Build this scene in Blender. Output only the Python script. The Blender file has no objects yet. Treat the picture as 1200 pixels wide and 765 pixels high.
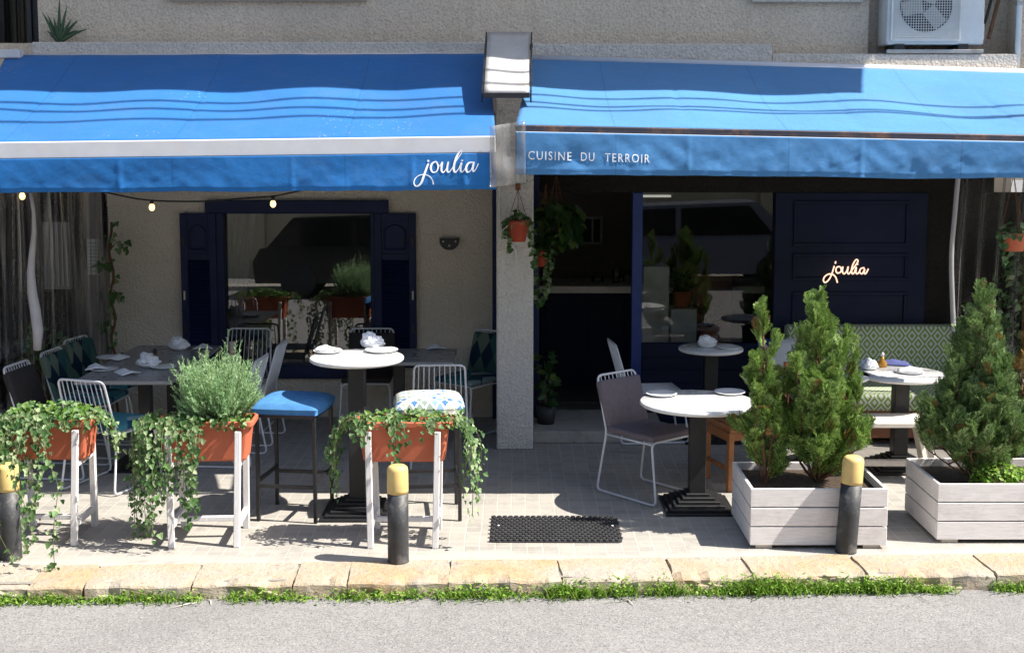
import bpy, bmesh, math, random
from mathutils import Vector, Matrix, noise
R = math.radians
random.seed(11)
scn = bpy.context.scene
col = scn.collection

# ------------------------------------------------------------------ camera, sky, sun, exposure
CAM_H, PITCH, F, PX, PY = 2.53, R(6.0), 1500.0, 600.0, 318.5
cam_d = bpy.data.cameras.new('camera'); cam = bpy.data.objects.new('camera', cam_d); col.objects.link(cam)
cam.location = (0, 0, CAM_H); cam.rotation_euler = (R(90) - PITCH, 0, 0)
cam_d.lens = 45.0; cam_d.sensor_width = 36.0; cam_d.shift_y = -(382.5 - PY) / 1200.0
cam_d.clip_end = 2000.0
scn.camera = cam

SUN_V = Vector((-0.79, 0.17, -1.0)).normalized()
world = bpy.data.worlds.new('World'); scn.world = world; world.use_nodes = True
wn = world.node_tree.nodes; bgn = wn['Background']
skyt = wn.new('ShaderNodeTexSky'); skyt.sky_type = 'NISHITA'; skyt.sun_disc = False
skyt.sun_elevation = R(51); skyt.sun_rotation = R(102)
skyt.altitude = 50; skyt.air_density = 1.0; skyt.dust_density = 1.5
world.node_tree.links.new(skyt.outputs[0], bgn.inputs[0]); bgn.inputs[1].default_value = 0.092
sl = bpy.data.lights.new('sun', 'SUN'); sl.energy = 4.4; sl.angle = R(0.5); sl.color = (1.0, 0.95, 0.86)
so = bpy.data.objects.new('sun', sl); col.objects.link(so)
so.rotation_euler = SUN_V.to_track_quat('-Z', 'Y').to_euler(); so.location = (6, -2, 9)
scn.view_settings.view_transform = 'Standard'; scn.view_settings.look = 'None'
scn.view_settings.exposure = 1.30; scn.view_settings.gamma = 1.0; scn.view_settings.use_curve_mapping = False
try:
    scn.cycles.max_bounces = 10; scn.cycles.transparent_max_bounces = 16
    scn.cycles.sample_clamp_indirect = 6.0; scn.cycles.use_denoising = True
except Exception: pass

# ------------------------------------------------------------------ photo measurements -> metres
def ray(px, py):
    cx = (px - PX) / F; cy = (PY - py) / F
    return (cx, math.cos(PITCH) + cy * math.sin(PITCH), -math.sin(PITCH) + cy * math.cos(PITCH))
def G(px, py, z=0.0):
    r = ray(px, py); t = (z - CAM_H) / r[2]; return Vector((r[0] * t, r[1] * t, z))
def P(px, py, d):
    r = ray(px, py); t = d / r[1]; return Vector((r[0] * t, d, CAM_H + r[2] * t))

# ------------------------------------------------------------------ materials
MATS = {}
def nodes_of(name):
    m = bpy.data.materials.new(name); m.use_nodes = True
    nt = m.node_tree; b = nt.nodes['Principled BSDF']
    MATS[name] = m
    return m, nt, b
def N(nt, t, **kw):
    n = nt.nodes.new(t)
    for k, v in kw.items():
        if k.startswith('i_'):
            n.inputs[k[2:]].default_value = v
        else: setattr(n, k, v)
    return n
def L(nt, a, b): nt.links.new(a, b)
def math_n(nt, op, a, b=None, c=None):
    n = nt.nodes.new('ShaderNodeMath'); n.operation = op
    for i, v in enumerate((a, b, c)):
        if v is None: continue
        if isinstance(v, (int, float)): n.inputs[i].default_value = v
        else: nt.links.new(v, n.inputs[i])
    return n.outputs[0]
def mixc(nt, fac, a, b, mode='MIX'):
    n = nt.nodes.new('ShaderNodeMix'); n.data_type = 'RGBA'; n.blend_type = mode
    for sock, v in ((n.inputs[0], fac), (n.inputs[6], a), (n.inputs[7], b)):
        if isinstance(v, (int, float)): sock.default_value = v
        elif isinstance(v, (tuple, list)): sock.default_value = (*v[:3], 1)
        else: nt.links.new(v, sock)
    return n.outputs[2]
def ramp(nt, fac, stops):
    n = nt.nodes.new('ShaderNodeValToRGB')
    e = n.color_ramp.elements
    while len(e) < len(stops): e.new(0.5)
    for i, (p, c) in enumerate(stops):
        e[i].position = p; e[i].color = (*c, 1) if len(c) == 3 else c
    nt.links.new(fac, n.inputs[0]); return n.outputs[0]
def coords(nt, kind='Object'):
    return nt.nodes.new('ShaderNodeTexCoord').outputs[kind]
def noise_n(nt, co, scale, detail=4, rough=0.55, dist=0.0):
    n = N(nt, 'ShaderNodeTexNoise'); n.inputs['Scale'].default_value = scale; n.inputs['Detail'].default_value = detail
    n.inputs['Roughness'].default_value = rough; n.inputs['Distortion'].default_value = dist
    if co is not None: nt.links.new(co, n.inputs['Vector'])
    return n.outputs[0]
def bump(nt, b, h, strength=0.3, dist=0.01):
    n = nt.nodes.new('ShaderNodeBump'); n.inputs['Strength'].default_value = strength; n.inputs['Distance'].default_value = dist
    nt.links.new(h, n.inputs['Height']); nt.links.new(n.outputs[0], b.inputs['Normal'])

def simple(name, c, rough=0.6, metal=0.0, var=0.12, scale=8.0, bmp=0.0, bscale=60, spec=0.5, stain=None):
    """plain material with mild procedural unevenness"""
    m, nt, b = nodes_of(name)
    co = coords(nt)
    n1 = noise_n(nt, co, scale)
    lo = tuple(x * (1 - var) for x in c); hi = tuple(min(1, x * (1 + var)) for x in c)
    colr = ramp(nt, n1, [(0.3, lo), (0.7, hi)])
    if stain:
        n3 = noise_n(nt, co, scale * 0.6, 6, 0.7)
        colr = mixc(nt, ramp(nt, n3, [(0.52, (0, 0, 0)), (0.72, (1, 1, 1))]), colr, stain)
    L(nt, colr, b.inputs['Base Color'])
    n2 = noise_n(nt, co, scale * 3)
    L(nt, ramp(nt, n2, [(0.2, (max(0, rough - .1),) * 3), (0.8, (min(1, rough + .1),) * 3)]), b.inputs['Roughness'])
    b.inputs['Metallic'].default_value = metal
    b.inputs['Specular IOR Level'].default_value = spec
    if bmp: bump(nt, b, noise_n(nt, co, bscale, 5), bmp, 0.01)
    return m

def stucco(name, c, dark, speck=1.0):
    m, nt, b = nodes_of(name)
    co = coords(nt)
    n1 = noise_n(nt, co, 1.3, 6, 0.65)
    base = ramp(nt, n1, [(0.3, tuple(x * 0.86 for x in c)), (0.7, c)])
    v = N(nt, 'ShaderNodeTexVoronoi'); v.inputs['Scale'].default_value = 46; L(nt, co, v.inputs['Vector'])
    n2 = noise_n(nt, co, 60, 5, 0.7)
    sp = ramp(nt, n2, [(0.38, (1, 1, 1)), (0.52, (0, 0, 0))])
    base = mixc(nt, math_n(nt, 'MULTIPLY', sp, 0.55 * speck), base, dark)
    # rain streaks: noise stretched along z
    mp = N(nt, 'ShaderNodeMapping'); mp.inputs['Scale'].default_value = (5, 5, 0.5); L(nt, co, mp.inputs[0])
    st = noise_n(nt, mp.outputs[0], 1.6, 5, 0.6)
    base = mixc(nt, ramp(nt, st, [(0.55, (0, 0, 0)), (0.8, (0.4, 0.4, 0.4))]), base, dark)
    L(nt, base, b.inputs['Base Color']); b.inputs['Roughness'].default_value = 0.93
    b.inputs['Specular IOR Level'].default_value = 0.2
    h = math_n(nt, 'ADD', math_n(nt, 'MULTIPLY', v.outputs['Distance'], 0.8), n2)
    h = math_n(nt, 'ADD', h, math_n(nt, 'MULTIPLY', noise_n(nt, co, 17, 5, 0.7, 0.5), 1.6))
    bump(nt, b, h, 0.85, 0.016)
    return m

stucco('stucco_grey', (0.78, 0.655, 0.52), (0.36, 0.29, 0.22))
stucco('stucco_ledge', (0.72, 0.66, 0.59), (0.36, 0.33, 0.29))
stucco('stucco_cream', (0.84, 0.76, 0.64), (0.60, 0.52, 0.40), 0.6)
stucco('stucco_pillar', (0.76, 0.72, 0.67), (0.46, 0.43, 0.39), 0.8)
stucco('dark_wall', (0.030, 0.026, 0.023), (0.014, 0.013, 0.012), 0.8)
stucco('street_wall', (0.78, 0.68, 0.46), (0.33, 0.26, 0.17), 0.8)
simple('navy_paint', (0.007, 0.015, 0.062), 0.5, var=0.2, scale=3, bmp=0.08, bscale=20, spec=0.3)
simple('bar_gap_shade', (0.03, 0.032, 0.05), 0.5, stain=(0.20, 0.10, 0.05))  # right awning bar: shadow of the gap put into a dark base, plus rust stains
simple('navy_panel', (0.0045, 0.010, 0.034), 0.6, var=0.25, scale=2, bmp=0.05, bscale=20, spec=0.25)
simple('blue_post', (0.012, 0.04, 0.20), 0.4, var=0.15)
simple('white_metal', (0.56, 0.565, 0.60), 0.4, var=0.05, stain=(0.58, 0.57, 0.57))
simple('wire_white', (0.66, 0.67, 0.70), 0.35, var=0.06)
simple('grey_metal', (0.42, 0.43, 0.44), 0.35, metal=0.6, var=0.12, stain=(0.3, 0.28, 0.25))
simple('sheet_metal', (0.46, 0.45, 0.445), 0.45, var=0.12, scale=5, stain=(0.38, 0.34, 0.30))
simple('black_metal', (0.014, 0.014, 0.016), 0.45, var=0.3, scale=20)
simple('black_rubber', (0.032, 0.032, 0.034), 0.7, var=0.3, scale=15, bmp=0.2)
simple('bollard_black', (0.03, 0.031, 0.034), 0.55, var=0.35, scale=11, stain=(0.17, 0.155, 0.14), bmp=0.15, bscale=30)
simple('bollard_yellow', (0.60, 0.43, 0.16), 0.6, var=0.12, scale=9, stain=(0.40, 0.30, 0.14), bmp=0.1)
simple('terracotta', (0.47, 0.115, 0.055), 0.65, var=0.12, scale=6, stain=(0.40, 0.12, 0.06), bmp=0.05)
simple('terracotta_dark', (0.36, 0.06, 0.03), 0.65, var=0.12, scale=9)
simple('mortar', (0.24, 0.22, 0.19), 0.95, var=0.3, scale=20, bmp=0.6)
simple('soil', (0.045, 0.028, 0.016), 0.95, var=0.5, scale=40, bmp=0.8, bscale=90)
simple('grey_cloth', (0.160, 0.135, 0.148), 0.9, var=0.10, scale=40, bmp=0.25, bscale=300, spec=0.15)
simple('dark_cloth', (0.045, 0.040, 0.040), 0.9, var=0.12, scale=40, bmp=0.25, bscale=300, spec=0.15)
simple('blue_cloth', (0.065, 0.20, 0.42), 0.85, var=0.12, scale=20, bmp=0.2, bscale=260, spec=0.2)
simple('porcelain', (0.80, 0.80, 0.80), 0.2, var=0.02)
simple('napkin_white', (0.82, 0.82, 0.84), 0.85, var=0.04, scale=20, bmp=0.15, bscale=80)
simple('napkin_blue', (0.12, 0.14, 0.36), 0.85, var=0.1, scale=20)
simple('marble', (0.74, 0.73, 0.72), 0.25, var=0.05, scale=3, stain=(0.70, 0.69, 0.69))
simple('grey_top', (0.26, 0.255, 0.26), 0.3, var=0.1, scale=4, stain=(0.34, 0.33, 0.33))
simple('orange_wood', (0.33, 0.135, 0.048), 0.5, var=0.25, scale=10, bmp=0.1)
simple('brown_wood', (0.16, 0.055, 0.022), 0.5, var=0.25, scale=8)
simple('rust', (0.17, 0.06, 0.025), 0.85, var=0.4, scale=50, bmp=0.3)
simple('bark', (0.15, 0.075, 0.04), 0.95, var=0.3, scale=30, bmp=0.6, bscale=60)
simple('stem_green', (0.10, 0.11, 0.035), 0.8, var=0.3, scale=30)
simple('reflection_cloth', (0.42, 0.40, 0.41), 0.9, var=0.1)
simple('plastic_white', (0.66, 0.66, 0.64), 0.4, var=0.06, scale=6, stain=(0.50, 0.48, 0.44))
simple('cable_black', (0.012, 0.012, 0.012), 0.6)
simple('interior_wall', (0.30, 0.265, 0.235), 0.8, var=0.15, scale=2)
simple('interior_floor', (0.10, 0.088, 0.078), 0.5, var=0.2, scale=4)
simple('counter_top', (0.72, 0.68, 0.62), 0.3, var=0.1)
simple('curtain_cloth', (0.50, 0.48, 0.50), 0.85, var=0.08, scale=10)
simple('lettering_white', (0.85, 0.86, 0.88), 0.6, var=0.02)
simple('car_paint', (0.014, 0.016, 0.018), 0.2, var=0.05)
simple('car_glass', (0.01, 0.011, 0.012), 0.05)
simple('amber_oil', (0.42, 0.20, 0.02), 0.1)
simple('fan_dark', (0.025, 0.027, 0.028), 0.6)

def planked(name, c, axis_scale, var=0.25, stain=(0.35, 0.32, 0.30)):
    m, nt, b = nodes_of(name); co = coords(nt)
    mp = N(nt, 'ShaderNodeMapping'); mp.inputs['Scale'].default_value = axis_scale; L(nt, co, mp.inputs[0])
    g = noise_n(nt, mp.outputs[0], 6, 6, 0.65, 0.4)
    c1 = ramp(nt, g, [(0.3, tuple(x * (1 - var) for x in c)), (0.65, c)])
    s = noise_n(nt, co, 3.5, 6, 0.7)
    c1 = mixc(nt, ramp(nt, s, [(0.5, (0, 0, 0)), (0.8, (0.6, 0.6, 0.6))]), c1, stain)
    L(nt, c1, b.inputs['Base Color']); b.inputs['Roughness'].default_value = 0.75
    bump(nt, b, g, 0.25, 0.004)
    return m
planked('white_wood', (0.74, 0.70, 0.69), (1.5, 12, 25))
planked('white_stand', (0.70, 0.68, 0.68), (20, 20, 1.5), stain=(0.45, 0.40, 0.36))
planked('bench_wood', (0.66, 0.60, 0.52), (1.5, 20, 20))

def asphalt():
    m, nt, b = nodes_of('asphalt'); co = coords(nt)
    big = noise_n(nt, co, 0.9, 6, 0.6)
    c = ramp(nt, big, [(0.3, (0.212, 0.204, 0.20)), (0.7, (0.243, 0.234, 0.23))])
    v = N(nt, 'ShaderNodeTexVoronoi'); v.inputs['Scale'].default_value = 130; L(nt, co, v.inputs['Vector'])
    r = N(nt, 'ShaderNodeSeparateColor'); L(nt, v.outputs['Color'], r.inputs[0])
    c = mixc(nt, ramp(nt, r.outputs[0], [(0.1, (.8, .8, .8)), (0.40, (0, 0, 0))]), c, (0.125, 0.12, 0.117))
    c = mixc(nt, ramp(nt, r.outputs[1], [(0.78, (0, 0, 0)), (0.95, (0.8, 0.8, 0.8))]), c, (0.32, 0.305, 0.295))
    mid = noise_n(nt, co, 14, 5, 0.7)
    c = mixc(nt, ramp(nt, mid, [(0.5, (0, 0, 0)), (0.75, (0.45, 0.45, 0.45))]), c, (0.13, 0.125, 0.12))
    # fine cracks
    v2 = N(nt, 'ShaderNodeTexVoronoi'); v2.feature = 'DISTANCE_TO_EDGE'; v2.inputs['Scale'].default_value = 0.55
    wob = mixc(nt, 0.12, co, N(nt, 'ShaderNodeTexNoise').outputs[1]); L(nt, wob, v2.inputs['Vector'])
    crk = math_n(nt, 'MULTIPLY', math_n(nt, 'LESS_THAN', v2.outputs['Distance'], 0.006), ramp(nt, noise_n(nt, co, 1.3, 3), [(0.45, (0, 0, 0)), (0.6, (0.25, 0.25, 0.25))]))
    c = mixc(nt, crk, c, (0.06, 0.057, 0.055))
    pat = noise_n(nt, co, 0.55, 3, 0.5, 0.8)
    c = mixc(nt, ramp(nt, pat, [(0.52, (0, 0, 0)), (0.60, (0.2, 0.2, 0.2))]), c, (0.13, 0.126, 0.124))
    L(nt, c, b.inputs['Base Color']); b.inputs['Roughness'].default_value = 0.9; b.inputs['Specular IOR Level'].default_value = 0.25
    bump(nt, b, math_n(nt, 'ADD', v.outputs['Distance'], noise_n(nt, co, 40, 4)), 0.22, 0.006)
asphalt()

def paving():
    m, nt, b = nodes_of('paving'); co = coords(nt)
    n0 = N(nt, 'ShaderNodeTexNoise'); n0.inputs['Scale'].default_value = 2.0; L(nt, co, n0.inputs['Vector'])
    wob = N(nt, 'ShaderNodeMix'); wob.data_type = 'RGBA'; wob.blend_type = 'LINEAR_LIGHT'; wob.inputs[0].default_value = 0.012
    L(nt, co, wob.inputs[6]); L(nt, n0.outputs[1], wob.inputs[7])
    br = N(nt, 'ShaderNodeTexBrick'); br.offset = 0.0; br.squash = 1.0
    br.inputs['Scale'].default_value = 1.0; br.inputs['Brick Width'].default_value = 0.098; br.inputs['Row Height'].default_value = 0.098
    br.inputs['Mortar Size'].default_value = 0.006; br.inputs['Mortar Smooth'].default_value = 0.6
    br.inputs['Color1'].default_value = (0.335, 0.310, 0.275, 1); br.inputs['Color2'].default_value = (0.262, 0.247, 0.227, 1); br.inputs['Mortar'].default_value = (0.40, 0.375, 0.335, 1)
    L(nt, wob.outputs[2], br.inputs['Vector'])
    big = noise_n(nt, co, 1.1, 7, 0.7)
    worn = ramp(nt, big, [(0.36, (0, 0, 0)), (0.58, (1, 1, 1))])
    sx = N(nt, 'ShaderNodeSeparateXYZ'); L(nt, co, sx.inputs[0])
    edge = math_n(nt, 'SUBTRACT', sx.outputs[1], math_n(nt, 'MULTIPLY_ADD', sx.outputs[0], 0.037, 7.13))
    edge = math_n(nt, 'ADD', edge, math_n(nt, 'MULTIPLY', big, 0.5))
    near = ramp(nt, math_n(nt, 'MULTIPLY', edge, 0.5), [(0.33, (1, 1, 1)), (0.39, (0, 0, 0))])
    worn = math_n(nt, 'MAXIMUM', math_n(nt, 'MULTIPLY', worn, 0.5), near)
    c = mixc(nt, math_n(nt, 'MULTIPLY', worn, 1.0), br.outputs[0], (0.37, 0.345, 0.308))
    d = noise_n(nt, co, 6, 7, 0.75)
    c = mixc(nt, ramp(nt, d, [(0.52, (0, 0, 0)), (0.75, (0.6, 0.6, 0.6))]), c, (0.16, 0.147, 0.132))
    oil = noise_n(nt, co, 2.6, 5, 0.6, 0.5)
    c = mixc(nt, ramp(nt, oil, [(0.60, (0, 0, 0)), (0.74, (0.55, 0.55, 0.55))]), c, (0.17, 0.155, 0.14))
    sp = noise_n(nt, co, 120, 3, 0.6)
    c = mixc(nt, ramp(nt, sp, [(0.6, (0, 0, 0)), (0.75, (0.5, 0.5, 0.5))]), c, (0.2, 0.19, 0.18))
    L(nt, c, b.inputs['Base Color']); b.inputs['Roughness'].default_value = 0.85; b.inputs['Specular IOR Level'].default_value = 0.3
    inv = math_n(nt, 'MULTIPLY', math_n(nt, 'SUBTRACT', 1.0, br.outputs[1]), math_n(nt, 'SUBTRACT', 1.05, worn))
    bump(nt, b, math_n(nt, 'ADD', math_n(nt, 'MULTIPLY', inv, 0.5), math_n(nt, 'MULTIPLY', d, 0.5)), 0.5, 0.006)
paving()

def kerbstone():
    m, nt, b = nodes_of('kerbstone'); co = coords(nt)
    n1 = noise_n(nt, co, 1.7, 6, 0.65)
    c = ramp(nt, n1, [(0.36, (0.41, 0.365, 0.31)), (0.50, (0.42, 0.33, 0.225)), (0.70, (0.42, 0.26, 0.115))])
    n2 = noise_n(nt, co, 7, 7, 0.75)
    c = mixc(nt, ramp(nt, n2, [(0.5, (0, 0, 0)), (0.68, (1, 1, 1))]), c, (0.34, 0.305, 0.265))
    n3 = noise_n(nt, co, 22, 6, 0.7)
    c = mixc(nt, ramp(nt, n3, [(0.56, (0, 0, 0)), (0.72, (0.9, 0.9, 0.9))]), c, (0.20, 0.14, 0.09))
    gi = N(nt, 'ShaderNodeNewGeometry')
    c = mixc(nt, math_n(nt, 'MULTIPLY', gi.outputs['Random Per Island'], 0.35), c, (0.36, 0.33, 0.29))
    L(nt, c, b.inputs['Base Color']); b.inputs['Roughness'].default_value = 0.92
    bump(nt, b, math_n(nt, 'ADD', n2, n3), 0.9, 0.02)
kerbstone()

def awning_mat(name, c, fade):
    m, nt, b = nodes_of(name); co = coords(nt)
    n1 = noise_n(nt, co, 1.2, 5, 0.6)
    cc = ramp(nt, n1, [(0.3, tuple(x * 0.9 for x in c)), (0.7, tuple(min(1, x * 1.08) for x in c))])
    mp = N(nt, 'ShaderNodeMapping'); mp.inputs['Scale'].default_value = (9, 0.7, 0.7); L(nt, co, mp.inputs[0])
    st = noise_n(nt, mp.outputs[0], 1.5, 5, 0.65)
    cc = mixc(nt, ramp(nt, st, [(0.58, (0, 0, 0)), (0.82, (fade, fade, fade))]), cc, (0.17, 0.24, 0.36))
    if fade > 0.2:
        mp2 = N(nt, 'ShaderNodeMapping'); mp2.inputs['Scale'].default_value = (16, 0.3, 0.6); L(nt, co, mp2.inputs[0])
        s2 = noise_n(nt, mp2.outputs[0], 1.0, 4, 0.7); s3 = noise_n(nt, co, 1.1, 2)
        fac = math_n(nt, 'MULTIPLY', ramp(nt, s2, [(0.55, (0, 0, 0)), (0.75, (0.55, 0.55, 0.55))]), ramp(nt, s3, [(0.5, (0, 0, 0)), (0.62, (1, 1, 1))]))
        cc = mixc(nt, fac, cc, (0.33, 0.26, 0.20))
    w = N(nt, 'ShaderNodeTexWave'); w.inputs['Scale'].default_value = 180; L(nt, co, w.inputs['Vector'])
    sx = N(nt, 'ShaderNodeSeparateXYZ'); L(nt, co, sx.inputs[0])
    seam = math_n(nt, 'LESS_THAN', math_n(nt, 'ABSOLUTE', math_n(nt, 'SUBTRACT', math_n(nt, 'FRACT', math_n(nt, 'DIVIDE', math_n(nt, 'ADD', sx.outputs[0], 40), 1.15)), 0.5)), 0.0055)
    cc = mixc(nt, math_n(nt, 'MULTIPLY', seam, 0.35), cc, tuple(x * 0.5 for x in c))
    vo = N(nt, 'ShaderNodeTexVoronoi'); vo.inputs['Scale'].default_value = 26; L(nt, co, vo.inputs['Vector'])
    spk = math_n(nt, 'MULTIPLY', math_n(nt, 'LESS_THAN', vo.outputs['Distance'], 0.16), ramp(nt, noise_n(nt, co, 0.9, 2), [(0.56, (0, 0, 0)), (0.66, (0.7, 0.7, 0.7))]))
    spk = math_n(nt, 'MULTIPLY', spk, math_n(nt, 'GREATER_THAN', sx.outputs[2], 2.53 if fade < 0.15 else 9.0))
    cc = mixc(nt, spk, cc, (0.50, 0.48, 0.45))
    dirt = noise_n(nt, co, 2.3, 7, 0.75, 0.6)
    cc = mixc(nt, ramp(nt, dirt, [(0.5, (0, 0, 0)), (0.78, (0.30, 0.30, 0.30))]), cc, (0.10, 0.17, 0.30))
    L(nt, cc, b.inputs['Base Color']); b.inputs['Roughness'].default_value = 0.75; b.inputs['Specular IOR Level'].default_value = 0.3
    bump(nt, b, math_n(nt, 'ADD', noise_n(nt, co, 3, 4), math_n(nt, 'ADD', math_n(nt, 'MULTIPLY', w.outputs[0], 0.02), math_n(nt, 'MULTIPLY', noise_n(nt, co, 11, 5, 0.6, 0.8), 0.25))), 0.4, 0.05)
    b.inputs['Sheen Weight'].default_value = 0.08
awning_mat('awning_blue', (0.010, 0.135, 0.40), 0.10)
awning_mat('awning_faded', (0.060, 0.215, 0.46), 0.16)

def glass(name, extra=0.06, tint=(0.75, 0.78, 0.78), rough=0.0):
    m = bpy.data.materials.new(name); m.use_nodes = True; nt = m.node_tree; MATS[name] = m
    nt.nodes.clear(); out = N(nt, 'ShaderNodeOutputMaterial')
    tr = N(nt, 'ShaderNodeBsdfTransparent'); tr.inputs[0].default_value = (*tint, 1)
    gl = N(nt, 'ShaderNodeBsdfGlossy'); gl.inputs['Roughness'].default_value = rough
    fr = N(nt, 'ShaderNodeFresnel'); fr.inputs[0].default_value = 1.55
    mx = N(nt, 'ShaderNodeMixShader'); L(nt, math_n(nt, 'ADD', fr.outputs[0], extra), mx.inputs[0])
    L(nt, tr.outputs[0], mx.inputs[1]); L(nt, gl.outputs[0], mx.inputs[2]); L(nt, mx.outputs[0], out.inputs[0])
glass('window_glass', 0.13, (0.7, 0.73, 0.73))
glass('shop_glass', 0.05, (0.7, 0.74, 0.74))
glass('bottle_glass', 0.05, (0.9, 0.9, 0.88))

def pvc(name, dens, tint):
    m = bpy.data.materials.new(name); m.use_nodes = True; nt = m.node_tree; MATS[name] = m
    nt.nodes.clear(); out = N(nt, 'ShaderNodeOutputMaterial'); co = coords(nt)
    tr = N(nt, 'ShaderNodeBsdfTransparent'); tr.inputs[0].default_value = (*tint, 1)
    gl = N(nt, 'ShaderNodeBsdfGlossy'); gl.inputs['Roughness'].default_value = 0.12
    df = N(nt, 'ShaderNodeBsdfDiffuse'); df.inputs[0].default_value = (0.5, 0.48, 0.46, 1)
    fr = N(nt, 'ShaderNodeFresnel'); fr.inputs[0].default_value = 1.5
    m1 = N(nt, 'ShaderNodeMixShader'); L(nt, math_n(nt, 'MINIMUM', math_n(nt, 'ADD', fr.outputs[0], 0.0), 0.4), m1.inputs[0]); L(nt, tr.outputs[0], m1.inputs[1]); L(nt, gl.outputs[0], m1.inputs[2])
    mp = N(nt, 'ShaderNodeMapping'); mp.inputs['Scale'].default_value = (6, 6, 0.4); L(nt, co, mp.inputs[0])
    d = math_n(nt, 'MULTIPLY', ramp(nt, noise_n(nt, mp.outputs[0], 2, 4), [(0.4, (0.2, 0.2, 0.2)), (0.7, (1, 1, 1))]), dens)
    m2 = N(nt, 'ShaderNodeMixShader'); L(nt, d, m2.inputs[0]); L(nt, m1.outputs[0], m2.inputs[1]); L(nt, df.outputs[0], m2.inputs[2])
    L(nt, m2.outputs[0], out.inputs[0])
pvc('clear_pvc', 0.016, (0.88, 0.88, 0.88))
pvc('milky_pvc', 0.45, (0.9, 0.9, 0.9))

def emit(name, c, s):
    m = bpy.data.materials.new(name); m.use_nodes = True; nt = m.node_tree; MATS[name] = m
    b = nt.nodes['Principled BSDF']; b.inputs['Base Color'].default_value = (*c, 1)
    b.inputs['Emission Color'].default_value = (*c, 1); b.inputs['Emission Strength'].default_value = s
emit('neon_tube', (1.0, 0.60, 0.44), 0.62)
emit('lamp_glow', (1.0, 0.94, 0.84), 0.22)
emit('bulb_glow', (1.0, 0.62, 0.24), 1.3)

def leaf(name, c1, c2, c3, trans=0.3, rough=0.5):
    m = bpy.data.materials.new(name); m.use_nodes = True; nt = m.node_tree; MATS[name] = m
    b = nt.nodes['Principled BSDF']; out = nt.nodes['Material Output']
    g = N(nt, 'ShaderNodeNewGeometry')
    c = ramp(nt, g.outputs['Random Per Island'], [(0.0, c1), (0.55, c2), (1.0, c3)])
    L(nt, c, b.inputs['Base Color']); b.inputs['Roughness'].default_value = rough; b.inputs['Specular IOR Level'].default_value = 0.35
    t = N(nt, 'ShaderNodeBsdfTranslucent'); L(nt, c, t.inputs[0])
    mx = N(nt, 'ShaderNodeMixShader'); mx.inputs[0].default_value = trans
    L(nt, b.outputs[0], mx.inputs[1]); L(nt, t.outputs[0], mx.inputs[2]); L(nt, mx.outputs[0], out.inputs[0])
leaf('ivy_leaf', (0.04, 0.10, 0.028), (0.095, 0.19, 0.055), (0.36, 0.44, 0.24))
leaf('ivy_bright', (0.07, 0.15, 0.02), (0.12, 0.24, 0.03), (0.22, 0.30, 0.08))
leaf('cypress_leaf', (0.06, 0.12, 0.018), (0.18, 0.31, 0.055), (0.39, 0.50, 0.17), 0.25)
leaf('cypress_blue', (0.055, 0.11, 0.03), (0.15, 0.25, 0.07), (0.33, 0.43, 0.19), 0.25)
leaf('cypress_dry', (0.22, 0.11, 0.035), (0.30, 0.17, 0.06), (0.12, 0.13, 0.03), 0.25)
leaf('santolina', (0.20, 0.36, 0.15), (0.34, 0.52, 0.26), (0.48, 0.64, 0.38), 0.45, 0.7)
leaf('pothos', (0.013, 0.038, 0.009), (0.025, 0.065, 0.013), (0.085, 0.14, 0.028), 0.3, 0.35)
leaf('weed', (0.10, 0.22, 0.02), (0.18, 0.34, 0.035), (0.33, 0.42, 0.10), 0.35, 0.6)
leaf('aloe', (0.03, 0.06, 0.03), (0.045, 0.085, 0.045), (0.06, 0.11, 0.05), 0.1)

def uv2(nt, a, b, su, sv):
    s = N(nt, 'ShaderNodeSeparateXYZ'); L(nt, coords(nt), s.inputs[0])
    return math_n(nt, 'MULTIPLY', s.outputs[a], su), math_n(nt, 'MULTIPLY', s.outputs[b], sv)
def diamond_mat():
    m, nt, b = nodes_of('diamond_cloth')
    s = N(nt, 'ShaderNodeSeparateXYZ'); L(nt, coords(nt), s.inputs[0])
    u = math_n(nt, 'MULTIPLY', s.outputs[0], 9.0)
    v = math_n(nt, 'MULTIPLY', math_n(nt, 'SUBTRACT', s.outputs[2], s.outputs[1]), 7.0)
    tri = lambda x: math_n(nt, 'ABSOLUTE', math_n(nt, 'SUBTRACT', math_n(nt, 'FRACT', x), 0.5))
    dd = math_n(nt, 'ADD', tri(u), tri(v))
    ring = math_n(nt, 'FRACT', math_n(nt, 'MULTIPLY', dd, 3.0))
    c = ramp(nt, ring, [(0.0, (0.52, 0.52, 0.48)), (0.46, (0.52, 0.52, 0.48)), (0.54, (0.17, 0.27, 0.06)), (1.0, (0.17, 0.27, 0.06))])
    L(nt, c, b.inputs['Base Color']); b.inputs['Roughness'].default_value = 0.9; b.inputs['Specular IOR Level'].default_value = 0.1
    bump(nt, b, noise_n(nt, coords(nt), 200), 0.2, 0.003)
diamond_mat()
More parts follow.
